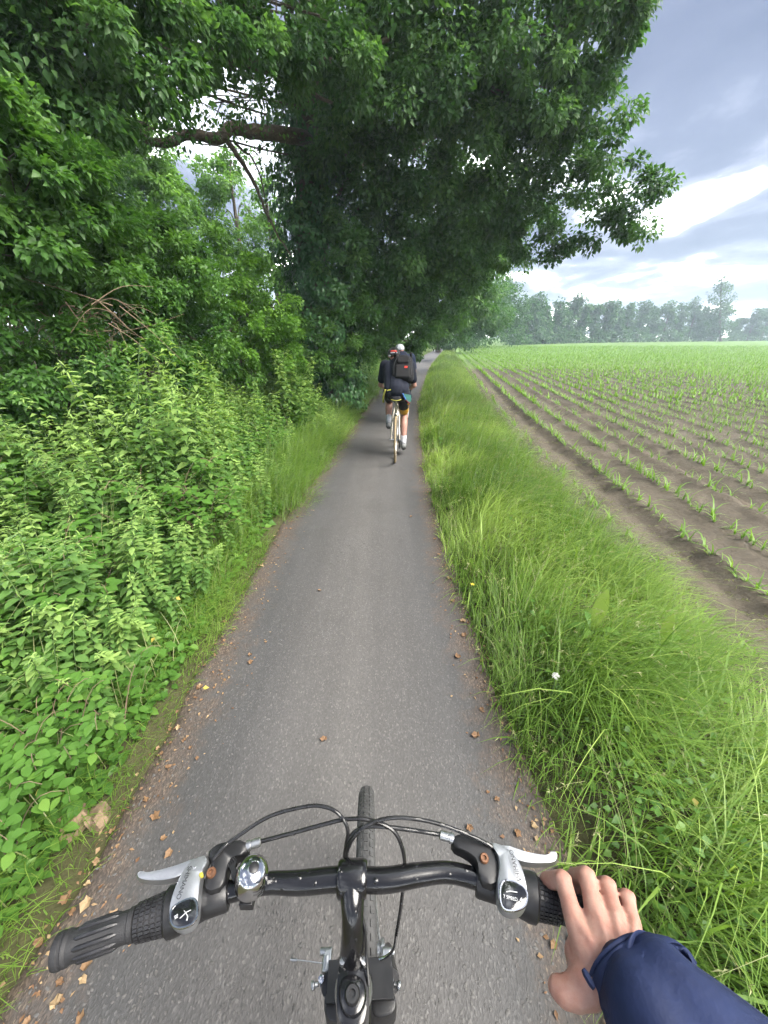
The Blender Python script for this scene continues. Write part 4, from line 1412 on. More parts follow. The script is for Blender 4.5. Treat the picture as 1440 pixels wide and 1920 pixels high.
def spokes(mb, c, axis, hub_r, rim_r, n, half, r=0.0011):
    axis = Vector(axis).normalized()
    u = axis.orthogonal().normalized(); w = axis.cross(u)
    for i in range(n):
        a = 2 * math.pi * i / n
        s = 1 if i % 2 else -1
        a2 = a + (0.45 if (i // 2) % 2 else -0.45)
        p = Vector(c) + axis * half * s + (u * math.cos(a2) + w * math.sin(a2)) * hub_r
        q = Vector(c) + (u * math.cos(a) + w * math.sin(a)) * rim_r
        mb.tube([p, q], r, 4, False)
    return mb


def wheel(parent, c, axis, R, r, tyre, rim, seg=64):
    c = Vector(c)
    rimo = MB().torus(c, axis, R - 2 * r - 0.008, 0.011, seg, 8, 1.0).build('wheel', rim, parent)
    MB().torus(c, axis, R - r, r, seg, 10).build('tyre', tyre, rimo)
    MB().lathe(c - Vector(axis).normalized() * 0.05, axis, [(0, 0.006), (0.008, 0.006), (0.009, 0.02), (0.016, 0.02), (0.02, 0.012), (0.08, 0.012), (0.084, 0.02), (0.091, 0.02), (0.092, 0.006), (0.1, 0.006)], 14).build('hub', rim, rimo)
    o = spokes(MB(), c, axis, 0.018, R - 2 * r - 0.008, 32, 0.03).build('spokes', M['alloy'], rimo)
    if seg > 80:        # tread blocks round the tyre
        ax = Vector(axis).normalized(); u = ax.orthogonal().normalized(); w = ax.cross(u)
        tr = MB()
        for i in range(110):
            a = 2 * math.pi * i / 110
            for k in (-1, 0, 1):
                d = u * math.cos(a + 0.028 * (k == 0)) + w * math.sin(a + 0.028 * (k == 0))
                nn = (d * math.cos(0.62 * k) + ax * math.sin(0.62 * k))
                tr.box(c + d * (R - r) + nn * r, (0.0105, 0.0095, 0.0016), Matrix((w * math.cos(a) - u * math.sin(a), nn.cross(w * math.cos(a) - u * math.sin(a)), nn)).transposed())
        tr.build('tread', tyre, rimo, False)
    return rimo


def build_own_bicycle():
    e = empty('bicycle', (0, 0, 0), 'black city bicycle with rubber grips, silver bell and looping cables under the hand', 'bicycle')
    # --- handlebar
    bar = spline([P(112, 1783, Z0), P(260, 1730, Z0), P(430, 1672, Z0), P(500, 1656, Z0), P(560, 1655, Z0), P(640, 1648, Z0), P(720, 1650, Z0), P(785, 1640, Z0), P(845, 1636, Z0), P(915, 1655, Z0), P(1050, 1700, Z0), P(1186, 1748, Z0)], 8)
    m = len(bar)
    MB().tube(bar, [0.0114 + 0.0018 * math.exp(-((i / (m - 1) - 0.49) / 0.16) ** 4) for i in range(m)], 20).build('handlebar', M['gloss_black'], e)

    def side(name_pts):
        return [P(*a, Z0) for a in name_pts]
    for s, (g0, g1, t1, h1, k0, k1) in enumerate((side([(103, 1786), (256, 1731), (314, 1711), (334, 1704), (374, 1691), (428, 1673)]),
                                                  side([(1190, 1749), (1050, 1699), (1006, 1684), (990, 1679), (938, 1662), (893, 1648)]))):
        ax = (g1 - g0)
        L = ax.length
        # rubber grip with a flange at its end and raised strips
        grip = MB().lathe(g0, ax, [(0, 0.0115), (0.0012, 0.0158), (0.004, 0.0168), (0.0075, 0.0168), (0.0085, 0.0156), (0.0105, 0.0156), (0.0115, 0.0166), (0.014, 0.0164), (0.0155, 0.0150), (L * 0.5, 0.0146), (L - 0.007, 0.0150), (L - 0.006, 0.0162), (L - 0.001, 0.0162), (L, 0.0150)], 28).build('grip', M['rubber'], e)
        d = ax.normalized(); u = d.orthogonal().normalized(); w = d.cross(u)
        for k in range(10):
            a = 2 * math.pi * k / 10 + 0.2
            rr = (u * math.cos(a) + w * math.sin(a))
            MB().tube([g0 + d * 0.022 + rr * 0.0134, g0 + d * 0.026 + rr * 0.0146, g0 + d * (L - 0.022) + rr * 0.0146, g0 + d * (L - 0.016) + rr * 0.0134], [0.0014, 0.0028, 0.0028, 0.0014], 8).build('grip_rib', M['rib'], grip)
        # twist shifter with knurled rubber
        L2 = (t1 - g1).length
        tw = MB().lathe(g1, t1 - g1, [(0, 0.0150), (0.001, 0.0166), (0.006, 0.0170), (L2 * 0.7, 0.0188), (L2, 0.0204)], 28).build('twist_shifter', M['rubber'], e)
        d2 = (t1 - g1).normalized()
        for ring in range(5):
            mb = MB()
            f0 = 0.12 + 0.76 * ring / 4
            for k in range(28):
                a = 2 * math.pi * k / 28
                n_ = (u * math.cos(a) + w * math.sin(a))
                c = g1 + d2 * L2 * f0 + n_ * (0.0168 + 0.0030 * f0)
                tt = d2.cross(n_)
                rot = Matrix((d2, tt, n_)).transposed()
                mb.box(c, (L2 * 0.13, 0.0029, 0.0024), rot)
            mb.build('knurl_ring', M['rib'], tw, False)
        # housing disc between twist and cover, and clamp of the lever
        MB().lathe(t1, h1 - t1, [(0, 0.0225), (0.002, 0.0245), ((h1 - t1).length, 0.0245), ((h1 - t1).length + 0.022, 0.0205), ((h1 - t1).length + 0.03, 0.019)], 28).build('shifter_housing', M['satin_black'], tw)
        lb = MB().lathe(k0, k1 - k0, [(0, 0.0170), (0.002, 0.0182), ((k1 - k0).length - 0.003, 0.0180), ((k1 - k0).length, 0.0168)], 26)
        if s == 0:
            arm = [(386, 1602), (402, 1584), (424, 1577), (464, 1572), (467, 1600), (438, 1608), (428, 1625), (420, 1668), (385, 1680), (380, 1650), (398, 1622)]
        else:
            arm = [(932, 1604), (915, 1578), (898, 1568), (848, 1560), (846, 1586), (876, 1600), (895, 1618), (898, 1655), (930, 1668), (940, 1640)]
        lb.pillow(outline(arm, Z0 + 0.021, 1), 0.016, 0.25, 0.004)
        body = lb.build('brake_lever', M['satin_black'], e, True, 0, 50)
        scr = P(396, 1634, Z0 + 0.028) if s == 0 else P(908, 1607, Z0 + 0.028)
        MB().lathe(scr - Vector((0, 0, 0.006)), (0, -0.15, 1), [(0, 0.0056), (0.006, 0.0056), (0.0075, 0.0046), (0.0075, 0.0026), (0.005, 0.0024)], 16).build('screw', M['brass'], body)
        # barrel adjuster
        b0, b1 = (P(463, 1587, Z0 + 0.018), P(490, 1578, Z0 + 0.020)) if s == 0 else (P(850, 1573, Z0 + 0.018), P(824, 1565, Z0 + 0.020))
        lb_ = (b1 - b0).length
        MB().lathe(b0, b1 - b0, [(0, 0.0062), (lb_ * .28, 0.0062), (lb_ * .3, 0.0050), (lb_ * .4, 0.0050), (lb_ * .42, 0.0056), (lb_ * .95, 0.0054), (lb_, 0.0040)], 14).build('barrel_adjuster', M['alloy'], body)
        # lever blade, a flat curved bar with a hooked end
        if s == 0:
            up = [(352, 1616), (325, 1625), (295, 1633), (268, 1638), (260, 1634), (254, 1639), (257, 1648)]
            lo = [(272, 1652), (300, 1653), (330, 1648), (345, 1640), (372, 1622), (374, 1606)]
        else:
            up = [(936, 1581), (960, 1590), (985, 1598), (1015, 1604), (1034, 1605), (1039, 1597), (1046, 1597), (1047, 1610)]
            lo = [(1040, 1619), (1010, 1621), (985, 1619), (962, 1612), (940, 1600)]
        MB().pillow(outline(up + lo, Z0 + 0.002, 2), 0.009, 0.18, 0.0022).build('lever_blade', M['silver'], body)
        # silver cover with a dark display window
        if s == 0:
            cov = [(384, 1597, 1.145), (393, 1612, 1.146), (380, 1632, 1.148), (376, 1660, 1.150), (372, 1690, 1.149), (371, 1726, 1.144), (345, 1748, 1.141), (317, 1738, 1.142), (314, 1704, 1.148), (330, 1655, 1.151), (349, 1620, 1.149)]
            win = [(319, 1710), (330, 1695), (362, 1682), (371, 1695), (369, 1729), (340, 1742), (321, 1736)]
            wz = 1.1535
        else:
            cov = [(914, 1573, 1.145), (951, 1585, 1.146), (979, 1619, 1.149), (991, 1668, 1.150), (988, 1704, 1.145), (963, 1720, 1.141), (934, 1703, 1.142), (930, 1662, 1.148), (938, 1607, 1.149)]
            win = [(938, 1652), (960, 1650), (984, 1664), (990, 1680), (985, 1702), (955, 1710), (938, 1700)]
            wz = 1.1535
        cv = MB().pillow(smooth_poly([P(*c) for c in cov], 2), 0.013, 0.22, 0.0035).build('shifter_cover', M['silver'], tw)
        MB().pillow(outline(win, wz, 2), 0.004, 0.12, 0.0012).build('display', M['display'], cv)
        rim_pts = outline(win, wz, 2)
        MB().tube(rim_pts + [rim_pts[0], rim_pts[1]], 0.0014, 6, False).build('display_rim', M['chrome'], cv)
        if s == 0:
            text_mesh('lettering', 'SHIMANO', 0.0070, P(345, 1654, 1.1550), P(336, 1676, 1.15) - P(353, 1630, 1.15), P(365, 1662, 1.15) - P(345, 1654, 1.15), M['print_dark'], cv)
            text_mesh('marking', 'III', 0.0052, P(330, 1719, 1.1560), P(331, 1728, 1.15) - P(329, 1712, 1.15), P(360, 1714, 1.15) - P(330, 1719, 1.15), M['print_white'], cv)
            MB().tube([P(337, 1722, 1.1562), P(350, 1710, 1.1562), P(358, 1706, 1.1562)], 0.0004, 4).build('marking', M['print_white'], cv)
            MB().tube([P(345, 1707, 1.1562), P(352, 1718, 1.1562), P(350, 1726, 1.1562)], [0.0003, 0.0005, 0.0009], 4).build('marking', M['print_white'], cv)
            MB().pillow(outline([(373, 1637), (380, 1634), (381, 1642), (374, 1645)], 1.1535, 1), 0.004, 0.2, 0.0005).build('marking', M['yellow_dot'], cv)
        else:
            text_mesh('lettering', 'SHIMANO', 0.0070, P(966, 1622, 1.1550), P(958, 1598, 1.15) - P(971, 1645, 1.15), P(945, 1628, 1.15) - P(966, 1622, 1.15), M['print_dark'], cv)
            xd = P(985, 1690, 1.15) - P(945, 1680, 1.15); yd = P(960, 1660, 1.15) - P(962, 1690, 1.15)
            text_mesh('marking', '7 SPEED', 0.0046, P(957, 1684, 1.1560), xd, yd, M['print_white'], cv)
            text_mesh('marking', '4', 0.0070, P(977, 1688, 1.1560), xd, yd, M['print_white'], cv)
            MB().tube([P(949, 1672, 1.1562), P(958, 1671, 1.1562), P(970, 1673, 1.1562)], 0.0005, 4).build('marking', M['print_white'], cv)
    # --- bell: chrome dome on a black clamp
    c = P(470, 1655, Z0 + 0.012)
    top = (P(477, 1622, Z0 + 0.050) - c).normalized()
    bell = MB().lathe(c, top, [(0, 0.0168), (0.002, 0.0196), (0.006, 0.0203), (0.019, 0.0198), (0.026, 0.0178), (0.031, 0.0135), (0.0335, 0.0085), (0.0340, 0.005)], 32).build('bell', M['chrome'], e)
    MB().lathe(c + top * 0.0335, top, [(0, 0.0062), (0.0012, 0.0058), (0.0022, 0.0035), (0.0024, 0.0005)], 18).build('bell_nut', M['satin_black'], bell)
    MB().lathe(P(455, 1664, Z0), P(490, 1657, Z0) - P(455, 1664, Z0), [(0, 0.0135), (0.001, 0.0150), (0.015, 0.0150), (0.016, 0.0135)], 22).box(P(464, 1690, Z0 - 0.006), (0.016, 0.012, 0.014)).build('bell_clamp', M['satin_black'], bell, True, 0.001)
    mb = MB().pillow(outline([(418, 1610), (436, 1602), (446, 1615), (440, 1625), (452, 1640), (446, 1660), (434, 1650), (432, 1630), (420, 1622)], Z0 + 0.022, 1), 0.006, 0.2, 0.001)
    lv = mb.build('bell_lever', M['satin_black'], bell)
    for k in range(5):
        a = P(421 + 4 * k, 1612 - 1.8 * k, Z0 + 0.0235); b = P(428 + 4 * k, 1622 - 1.8 * k, Z0 + 0.0235)
        MB().tube([a, b], 0.0008, 5).build('lever_ridge', M['rib'], lv)
    # --- stem
    bc = P(661, 1648, Z0)
    bd = (P(700, 1649, Z0) - P(620, 1649, Z0)).normalized()
    st = MB()
    st.lathe(bc - bd * 0.0185, bd, [(0, 0.0175), (0.002, 0.0195), (0.006, 0.0205), (0.031, 0.0205), (0.035, 0.0195), (0.037, 0.0175)], 28)
    neck = spline([bc + Vector((0, -0.004, 0.0)), P(661, 1700, Z0 - 0.006), P(662, 1750, Z0 - 0.030), P(662, 1798, Z0 - 0.072)], 6)
    st.tube(neck, [0.0175 - 0.004 * math.sin(math.pi * i / (len(neck) - 1)) for i in range(len(neck))], 22)
    stem = st.build('stem', M['gloss_black'], e)
    S = P(659, 1862, 1.055)
    q = smooth_poly([P(a, b, 1.058) for a, b in ((634, 1797), (688, 1797), (692, 1840), (691, 1900), (680, 1935), (640, 1935), (628, 1900), (630, 1840))], 2)
    MB().pillow(q, 0.045, 0.25, 0.004).build('stem_block', M['gloss_black'], stem)
    MB().pillow(smooth_poly([P(a, b, 1.064) for a, b in ((634, 1850), (645, 1826), (675, 1826), (688, 1850), (686, 1885), (672, 1910), (648, 1910), (636, 1885))], 2), 0.008, 0.35, 0.004).build('stem_cap', M['gloss_black'], stem)
    MB().lathe(P(661, 1868, 1.064), (0, 0, 1), [(0, 0.0088), (0.006, 0.0088), (0.0085, 0.0072), (0.0085, 0.0038), (0.005, 0.0036)], 20).build('stem_bolt', M['satin_black'], stem)
    MB().pillow(smooth_poly([P(a, b, 1.068) for a, b in ((640, 1790), (684, 1790), (688, 1806), (682, 1812), (678, 1801), (646, 1801), (642, 1812), (635, 1806))], 1), 0.01, 0.12, 0.001).build('stem_clip', M['alloy'], stem)
    MB().tube(spline([P(672, 1690, 1.118), P(684, 1740, 1.10), P(687, 1790, 1.075), P(692, 1850, 1.06)], 5), 0.0016, 6).build('stem_seam', M['satin_black'], stem)
    # --- frame, fork and wheel below
    axd = Vector((0, 0.276, -0.961))
    yaw = math.radians(2.5)
    F = Vector((-math.sin(yaw), math.cos(yaw), 0)); X = Vector((math.cos(yaw), math.sin(yaw), 0))
    S0 = S + axd * 0.03
    fr = MB().tube([S0 + axd * 0.02, S0 + axd * 0.20], 0.021, 20)
    fr.tube([S0 + axd * 0.06, Vector((S.x + .01, -0.45, 0.80))], 0.017, 16).tube([S0 + axd * 0.17, Vector((S.x + .01, -0.30, 0.32))], 0.019, 16)
    frame = fr.build('frame', M['gloss_black'], e)
    MB().lathe(S0 - axd * 0.004, axd, [(0, 0.0150), (0.006, 0.0195), (0.020, 0.0235), (0.028, 0.0225)], 22).build('headset', M['alloy'], frame)
    cr = S0 + axd * 0.235
    axle = Vector((S.x, 0, 0.34)) + F * 0.0
    ap = S + axd * ((0.34 - S.z) / axd.z)
    axle = ap + F * 0.042
    fk = MB()
    fk.tube([S0 + axd * 0.2, cr + axd * 0.02], 0.019, 18)
    for sg in (-1, 1):
        a = cr + X * 0.048 * sg
        fk.tube([a, a + axd * 0.10 + F * 0.004, axle + X * 0.05 * sg], [0.0155, 0.0155, 0.010], 16)
    for pad in (((606, 1864), (622, 1856), (642, 1858), (644, 1918), (622, 1922), (608, 1905)), ((694, 1858), (722, 1854), (742, 1862), (745, 1888), (734, 1908), (694, 1914))):
        fk.pillow(smooth_poly([P(a_, b_, 0.80) for a_, b_ in pad], 2), 0.05, 0.25, 0.004)
    fk.box(cr + axd * 0.004, (0.105, 0.045, 0.035), Matrix((X, F, Vector((0, 0, 1)))).transposed())
    fork = fk.build('fork', M['satin_black'], e, True, 0.002)
    wheel(e, axle, X, 0.338, 0.0235, M['tyre'], M['alloy'], 96)
    # --- V-brake arms, noodle and cable end
    zb = 0.80
    yb = P(668, 1810, zb).y
    cx = P(668, 1810, zb).x
    for sg, px in ((-1, 612), (1, 726)):
        topp = P(px, 1806, zb)
        foot = Vector((cx + 0.040 * sg, yb + 0.02, 0.64))
        v = MB().tube([foot, foot.lerp(topp, 0.5) + Vector((0.006 * sg, 0.004, 0)), topp], [0.009, 0.0085, 0.0075], 12)
        v.lathe(topp - Vector((0, 0.012, 0)), (0, 1, 0), [(0, 0.0045), (0.002, 0.0072), (0.020, 0.0072), (0.022, 0.0045)], 14)
        v.box(topp + Vector((-0.002 * sg, 0.002, 0.001)), (0.011, 0.024, 0.011)).tube([topp + Vector((-0.008 * sg, 0.014, 0)), topp + Vector((0.012 * sg, 0.014, -0.003))], 0.0055, 10).lathe(topp + Vector((0.010 * sg, -0.022, -0.002)), (sg, -0.2, 0), [(0, .0035), (.006, .0035), (.0065, .006), (.011, .006), (.012, .003)], 10)
        arm = v.build('brake_arm', M['alloy'], e, True, 0.0015)
        MB().lathe(topp + Vector((0.004 * sg, -0.018, 0.004)), (0.2 * sg, -0.3, 1), [(0, 0.0052), (0.006, 0.0052), (0.007, 0.003)], 6).build('bolt', M['chrome'], arm)
        MB().tube([foot.lerp(topp, 0.45) + Vector((-0.004 * sg, 0.0, 0)), foot.lerp(topp, 0.45) + Vector((0.022 * sg, -0.012, 0))], 0.0042, 8).build('pad_bolt', M['chrome'], arm)
        MB().pillow(smooth_poly([Vector((foot.x - 0.012 * sg + a, yb + b, 0.675)) for a, b in ((-.006, -.03), (.006, -.03), (.006, .035), (-.006, .035))], 2), 0.012, 0.2, 0.001).build('brake_pad', M['rubber'], arm)
    MB().tube([P(604, 1806, zb + .004), P(575, 1802, zb + .006), P(548, 1799, zb + .006)], 0.0009, 6).tube([P(557, 1800, zb + .006), P(545, 1799, zb + .006)], 0.0021, 8).build('cable_end', M['alloy'], e)
    MB().tube([P(604, 1806, zb + .004), P(694, 1802, zb + 0.004)], 0.0009, 6).build('brake_wire', M['alloy'], e)
    # --- cables
    c1 = [P(488, 1578, Z0 + .020), P(552, 1561, Z0 + .028), P(610, 1545, Z0 + .035), P(650, 1536, Z0 + .04), P(694, 1538, Z0 + .04), P(738, 1558, Z0 + .03), P(757, 1602, Z0 + .0), P(757, 1650, Z0 - .06), P(751, 1705, Z0 - .16), P(743, 1753, Z0 - .24)]
    MB().tube(spline(c1, 8), 0.0026, 9).build('cable', M['cable'], e)
    MB().tube(spline([P(743, 1750, Z0 - .235), P(739, 1776, Z0 - .27), P(727, 1792, Z0 - .295), P(708, 1800, Z0 - .31), P(694, 1802, zb + .004)], 6), 0.0024, 9).build('brake_noodle', M['chrome'], e)
    c2 = [P(400, 1612, Z0 + .025), P(420, 1588, Z0 + .030), P(439, 1573, Z0 + .032), P(505, 1531, Z0 + .045), P(576, 1512, Z0 + .055), P(613, 1514, Z0 + .055), P(637, 1528, Z0 + .05), P(652, 1556, Z0 + .035), P(648, 1590, Z0 + .005), P(645, 1640, Z0 - .05), P(648, 1760, Z0 - .16)]
    MB().tube(spline(c2, 8), 0.0024, 9).build('cable', M['cable'], e)
    c3 = [P(826, 1565, Z0 + .020), P(762, 1555, Z0 + .03), P(694, 1549, Z0 + .035), P(664, 1561, Z0 + .03), P(649, 1588, Z0 + .01), P(646, 1625, Z0 - .03), P(650, 1740, Z0 - .14)]
    MB().tube(spline(c3, 8), 0.0026, 9).build('cable', M['cable'], e)
    c4 = [P(925, 1590, Z0 + .025), P(902, 1576, Z0 + .03), P(853, 1555, Z0 + .038), P(804, 1540, Z0 + .045), P(749, 1533, Z0 + .05), P(707, 1539, Z0 + .048), P(676, 1556, Z0 + .04), P(655, 1585, Z0 + .018), P(650, 1620, Z0 - .02), P(655, 1720, Z0 - .12)]
    MB().tube(spline(c4, 8), 0.0024, 9).build('cable', M['cable'], e)


build_own_bicycle()


# ================================================================== PEOPLE
def skin_material():
    m, n, l, b, o = principled('skin')
    tc = nd(n, 'ShaderNodeTexCoord')
    n1 = nd(n, 'ShaderNodeTexNoise', i_Scale=60.0, i_Detail=6.0, i_Roughness=0.6)
    n2 = nd(n, 'ShaderNodeTexNoise', i_Scale=330.0, i_Detail=6.0, i_Roughness=0.65)
    for q in (n1, n2):
        l.new(tc.outputs['Object'], q.inputs['Vector'])
    r = ramp(n, [(0.25, (0.265, 0.120, 0.090)), (0.5, (0.31, 0.168, 0.130)), (0.75, (0.345, 0.212, 0.168))])
    l.new(n1.outputs[0], r.inputs[0])
    l.new(r.outputs[0], b.inputs['Base Color'])
    b.inputs['Roughness'].default_value = 0.52
    b.inputs['Subsurface Weight'].default_value = 0.25
    b.inputs['Subsurface Radius'].default_value = (0.012, 0.005, 0.003)
    b.inputs['Subsurface Scale'].default_value = 0.6
    b.inputs['Specular IOR Level'].default_value = 0.35
    bp = nd(n, 'ShaderNodeBump', i_Strength=0.5, i_Distance=0.0009)
    l.new(n2.outputs[0], bp.inputs['Height'])
    l.new(bp.outputs[0], b.inputs['Normal'])
    return m


def cloth(name, col, rough=0.8, scale=500, var=0.2, bump=0.3):
    return plain(name, col, rough, var=var, scale=20, bump=bump, bscale=scale, spec=0.25)


M['skin'] = skin_material()
M['navy'] = cloth('navy_jacket', (0.0105, 0.018, 0.056), 0.7, 160, 0.3, 0.35)
M['nail'] = plain('nail', (0.36, 0.24, 0.2), 0.3, var=0.05)


def build_hand():
    e = empty('person', (0, 0, 0), "rider's bare right hand and navy jacket sleeve resting on the handlebar grip", 'person')
    mb = MB()

    def J(px, py, z, r):
        p = P(px, py, z)
        return (p.x, p.y, p.z, r)

    def off(j, dx, dy, dz, r):
        return (j[0] + dx, j[1] + dy, j[2] + dz, r)
    gx = Vector((0.95, -0.3, 0))        # along the grip, outwards
    fingers = [   # MCP, PIP, radii
        (J(1079, 1734, 1.163, 0.0116), J(1055, 1650, 1.160, 0.0098), -0.010, 1.0),
        (J(1116, 1716, 1.167, 0.0116), J(1100, 1643, 1.163, 0.0097), -0.004, 1.05),
        (J(1151, 1718, 1.165, 0.0110), J(1139, 1661, 1.161, 0.0092), -0.002, 1.0),
        (J(1185, 1734, 1.159, 0.0098), J(1176, 1683, 1.156, 0.0082), 0.000, 0.85)]
    wrist = [J(1120, 1815, 1.160, 0.0185), J(1138, 1812, 1.164, 0.0190), J(1155, 1808, 1.163, 0.0185), J(1176, 1800, 1.156, 0.0165)]
    tips = []
    for (m, p, dx, k), w in zip(fingers, wrist):
        d = off(p, dx, 0.010 * k, -0.026 * k, p[3] * 0.92)
        t = off(d, dx * 0.5, -0.012 * k, -0.019 * k, p[3] * 0.84)
        kn = (m[0], m[1], m[2] + 0.0016, m[3] * 0.98)
        midw = tuple((m[i] * 0.5 + w[i] * 0.5) for i in range(3)) + (0.0165,)
        chain(mb, [w, midw, kn, tuple((kn[i] * 0.45 + p[i] * 0.55) for i in range(3)) + (p[3] * 0.99,), (p[0], p[1], p[2], p[3] * 1.05), d, t])
        tips.append((d, t))
        # tendon under the skin and a firm knuckle
        chain(mb, [(kn[0], kn[1], kn[2] + kn[3] * 0.62, 0.0052), tuple(kn[i] * 0.5 + w[i] * 0.5 for i in range(2)) + (max(kn[2], w[2]) + 0.0125, 0.0040), (w[0], w[1], w[2] + 0.012, 0.0036)])
        chain(mb, [(p[0] - 0.004, p[1], p[2] + p[3] * 0.36, p[3] * 0.62), (p[0] + 0.004, p[1], p[2] + p[3] * 0.36, p[3] * 0.62)])
    # palm mass between the bones and the heel of the hand on the grip
    chain(mb, [J(1098, 1765, 1.146, 0.017), J(1180, 1768, 1.144, 0.015)])
    chain(mb, [J(1100, 1790, 1.150, 0.020), J(1170, 1790, 1.148, 0.018)])
    chain(mb, [J(1120, 1812, 1.158, 0.021), J(1172, 1800, 1.156, 0.019)])
    # thumb: leaves the side of the palm near its base and hangs out to the left
    chain(mb, [J(1122, 1828, 1.156, 0.019), J(1100, 1846, 1.153, 0.0185), J(1079, 1860, 1.150, 0.0148), J(1060, 1860, 1.147, 0.0128), J(1048, 1853, 1.145, 0.0108)])
    chain(mb, [J(1084, 1790, 1.148, 0.014), J(1100, 1830, 1.150, 0.018)])
    # wrist and forearm inside the sleeve
    fore = [J(1145, 1815, 1.162, 0.024), J(1170, 1850, 1.166, 0.025), J(1225, 1905, 1.178, 0.029)]
    chain(mb, fore)
    hand = mb.build('hand', M['skin'], e)
    remesh(hand, 0.0021, 4, 0.5)
    for d, t in tips:
        a, b = Vector(d[:3]), Vector(t[:3])
        dirv = (b - a).normalized()
        c = a.lerp(b, 0.85) + Vector((0, 0.0, 0)) + Vector((0, 1, 0)) * t[3] * 0.9
        rot = Matrix((Vector((1, 0, 0)), dirv, Vector((1, 0, 0)).cross(dirv))).transposed()
        MB().box(c, (t[3] * 1.2, t[3] * 1.3, 0.0016), rot).build('nail', M['nail'], hand, True, 0.0007)
    # sleeve: a tube with soft folds, turned-in cuff
    pts = [P(1160, 1803, 1.168), P(1174, 1824, 1.170), P(1200, 1850, 1.174), P(1240, 1890, 1.182), P(1275, 1925, 1.19), Vector((0.385, -0.02, 1.19)), Vector((0.41, -0.10, 1.22)), Vector((0.36, -0.22, 1.36)), Vector((0.28, -0.30, 1.46))]
    rad = [0.0355, 0.0385, 0.0425, 0.0465, 0.050, 0.058, 0.062, 0.070, 0.080]
    path = spline(pts, 14)
    rr = np.interp(np.linspace(0, 1, len(path)), np.linspace(0, 1, len(rad)), rad)
    mb = MB().tube(path, list(rr), 56, False)
    n = len(path)
    rs = np.random.default_rng(3)
    v = np.array([tuple(p) for p in mb.v]).reshape(n, 56, 3)
    cen = v.mean(1, keepdims=True)
    dirs = unit(v - cen)
    I, K = np.meshgrid(np.arange(n) / n, np.arange(56) / 56 * 2 * math.pi, indexing='ij')
    fold = (0.0028 * np.sin(26 * I + 2.2 * np.sin(K + 1) + 0.5) + 0.0022 * np.sin(47 * I + 3 * np.sin(2 * K)) + 0.0022 * np.sin(3 * K + 9 * I) + 0.0010 * np.sin(5 * K - 25 * I))
    fold *= sstep(0.05, 0.16, I)
    lip = 0.0012 * np.exp(-((I - 0.02) / 0.02) ** 2) - 0.0016 * np.exp(-((I - 0.062) / 0.007) ** 2)
    v = v + dirs * (fold + lip)[..., None]
    inner = [cen[k] + (v[k] - cen[k]) * 0.93 for k in (0, 4, 9)]
    allv = np.concatenate([inner[2], inner[1], inner[0], v.reshape(-1, 3)])
    f = []
    for i in range(n + 2):
        for k in range(56):
            k2 = (k + 1) % 56
            f.append((i * 56 + k, i * 56 + k2, (i + 1) * 56 + k2, (i + 1) * 56 + k))
    out = MB(); out.add([Vector(p) for p in allv], f)
    sl = out.build('sleeve', M['navy'], e, True, 0, 80)
    for kk in (9, 30):
        MB().tube([Vector(v[i, kk]) for i in range(8, n)], 0.0011, 6).build('seam', M['navy'], sl)
    MB().pillow(smooth_poly([P(a, b, 1.187) for a, b in ((1090, 1818), (1097, 1812), (1118, 1850), (1112, 1856))], 1), 0.004, 0.2, 0.001).build('cuff_tab', M['navy'], sl)


build_hand()


M['jersey'] = cloth('dark_tshirt', (0.006, 0.008, 0.016), 0.85)
M['shorts'] = cloth('black_shorts', (0.008, 0.008, 0.010), 0.6)
M['amber'] = cloth('amber_trim', (0.36, 0.20, 0.02), 0.6)
M['acid'] = cloth('yellow_trim', (0.30, 0.29, 0.06), 0.6)
M['white_sock'] = cloth('white_sock', (0.38, 0.385, 0.41), 0.85)
M['shoe'] = cloth('grey_shoe', (0.15, 0.155, 0.155), 0.6)
M['sole'] = plain('dark_sole', (0.03, 0.03, 0.03), 0.7)
M['pack'] = cloth('black_pack', (0.008, 0.008, 0.009), 0.8)
M['red'] = cloth('red_patch', (0.38, 0.03, 0.02), 0.6)
M['helmet_black'] = plain('helmet_black', (0.012, 0.012, 0.013), 0.3)
M['helmet_white'] = plain('helmet_white', (0.40, 0.42, 0.45), 0.35)
M['teal'] = cloth('teal_cloth', (0.02, 0.085, 0.07), 0.8)
M['maroon'] = cloth('maroon_hem', (0.13, 0.02, 0.03), 0.8)
M['blue'] = cloth('blue_hem', (0.04, 0.10, 0.30), 0.8)
M['hair'] = plain('brown_hair', (0.05, 0.03, 0.018), 0.7)
M['champagne'] = plain('champagne_frame', (0.38, 0.34, 0.28), 0.25, metal=0.4, coat=0.4)
M['tan'] = plain('tan_tyre', (0.22, 0.165, 0.09), 0.7)
M['blue_shirt'] = cloth('blue_shirt', (0.012, 0.018, 0.04), 0.85)


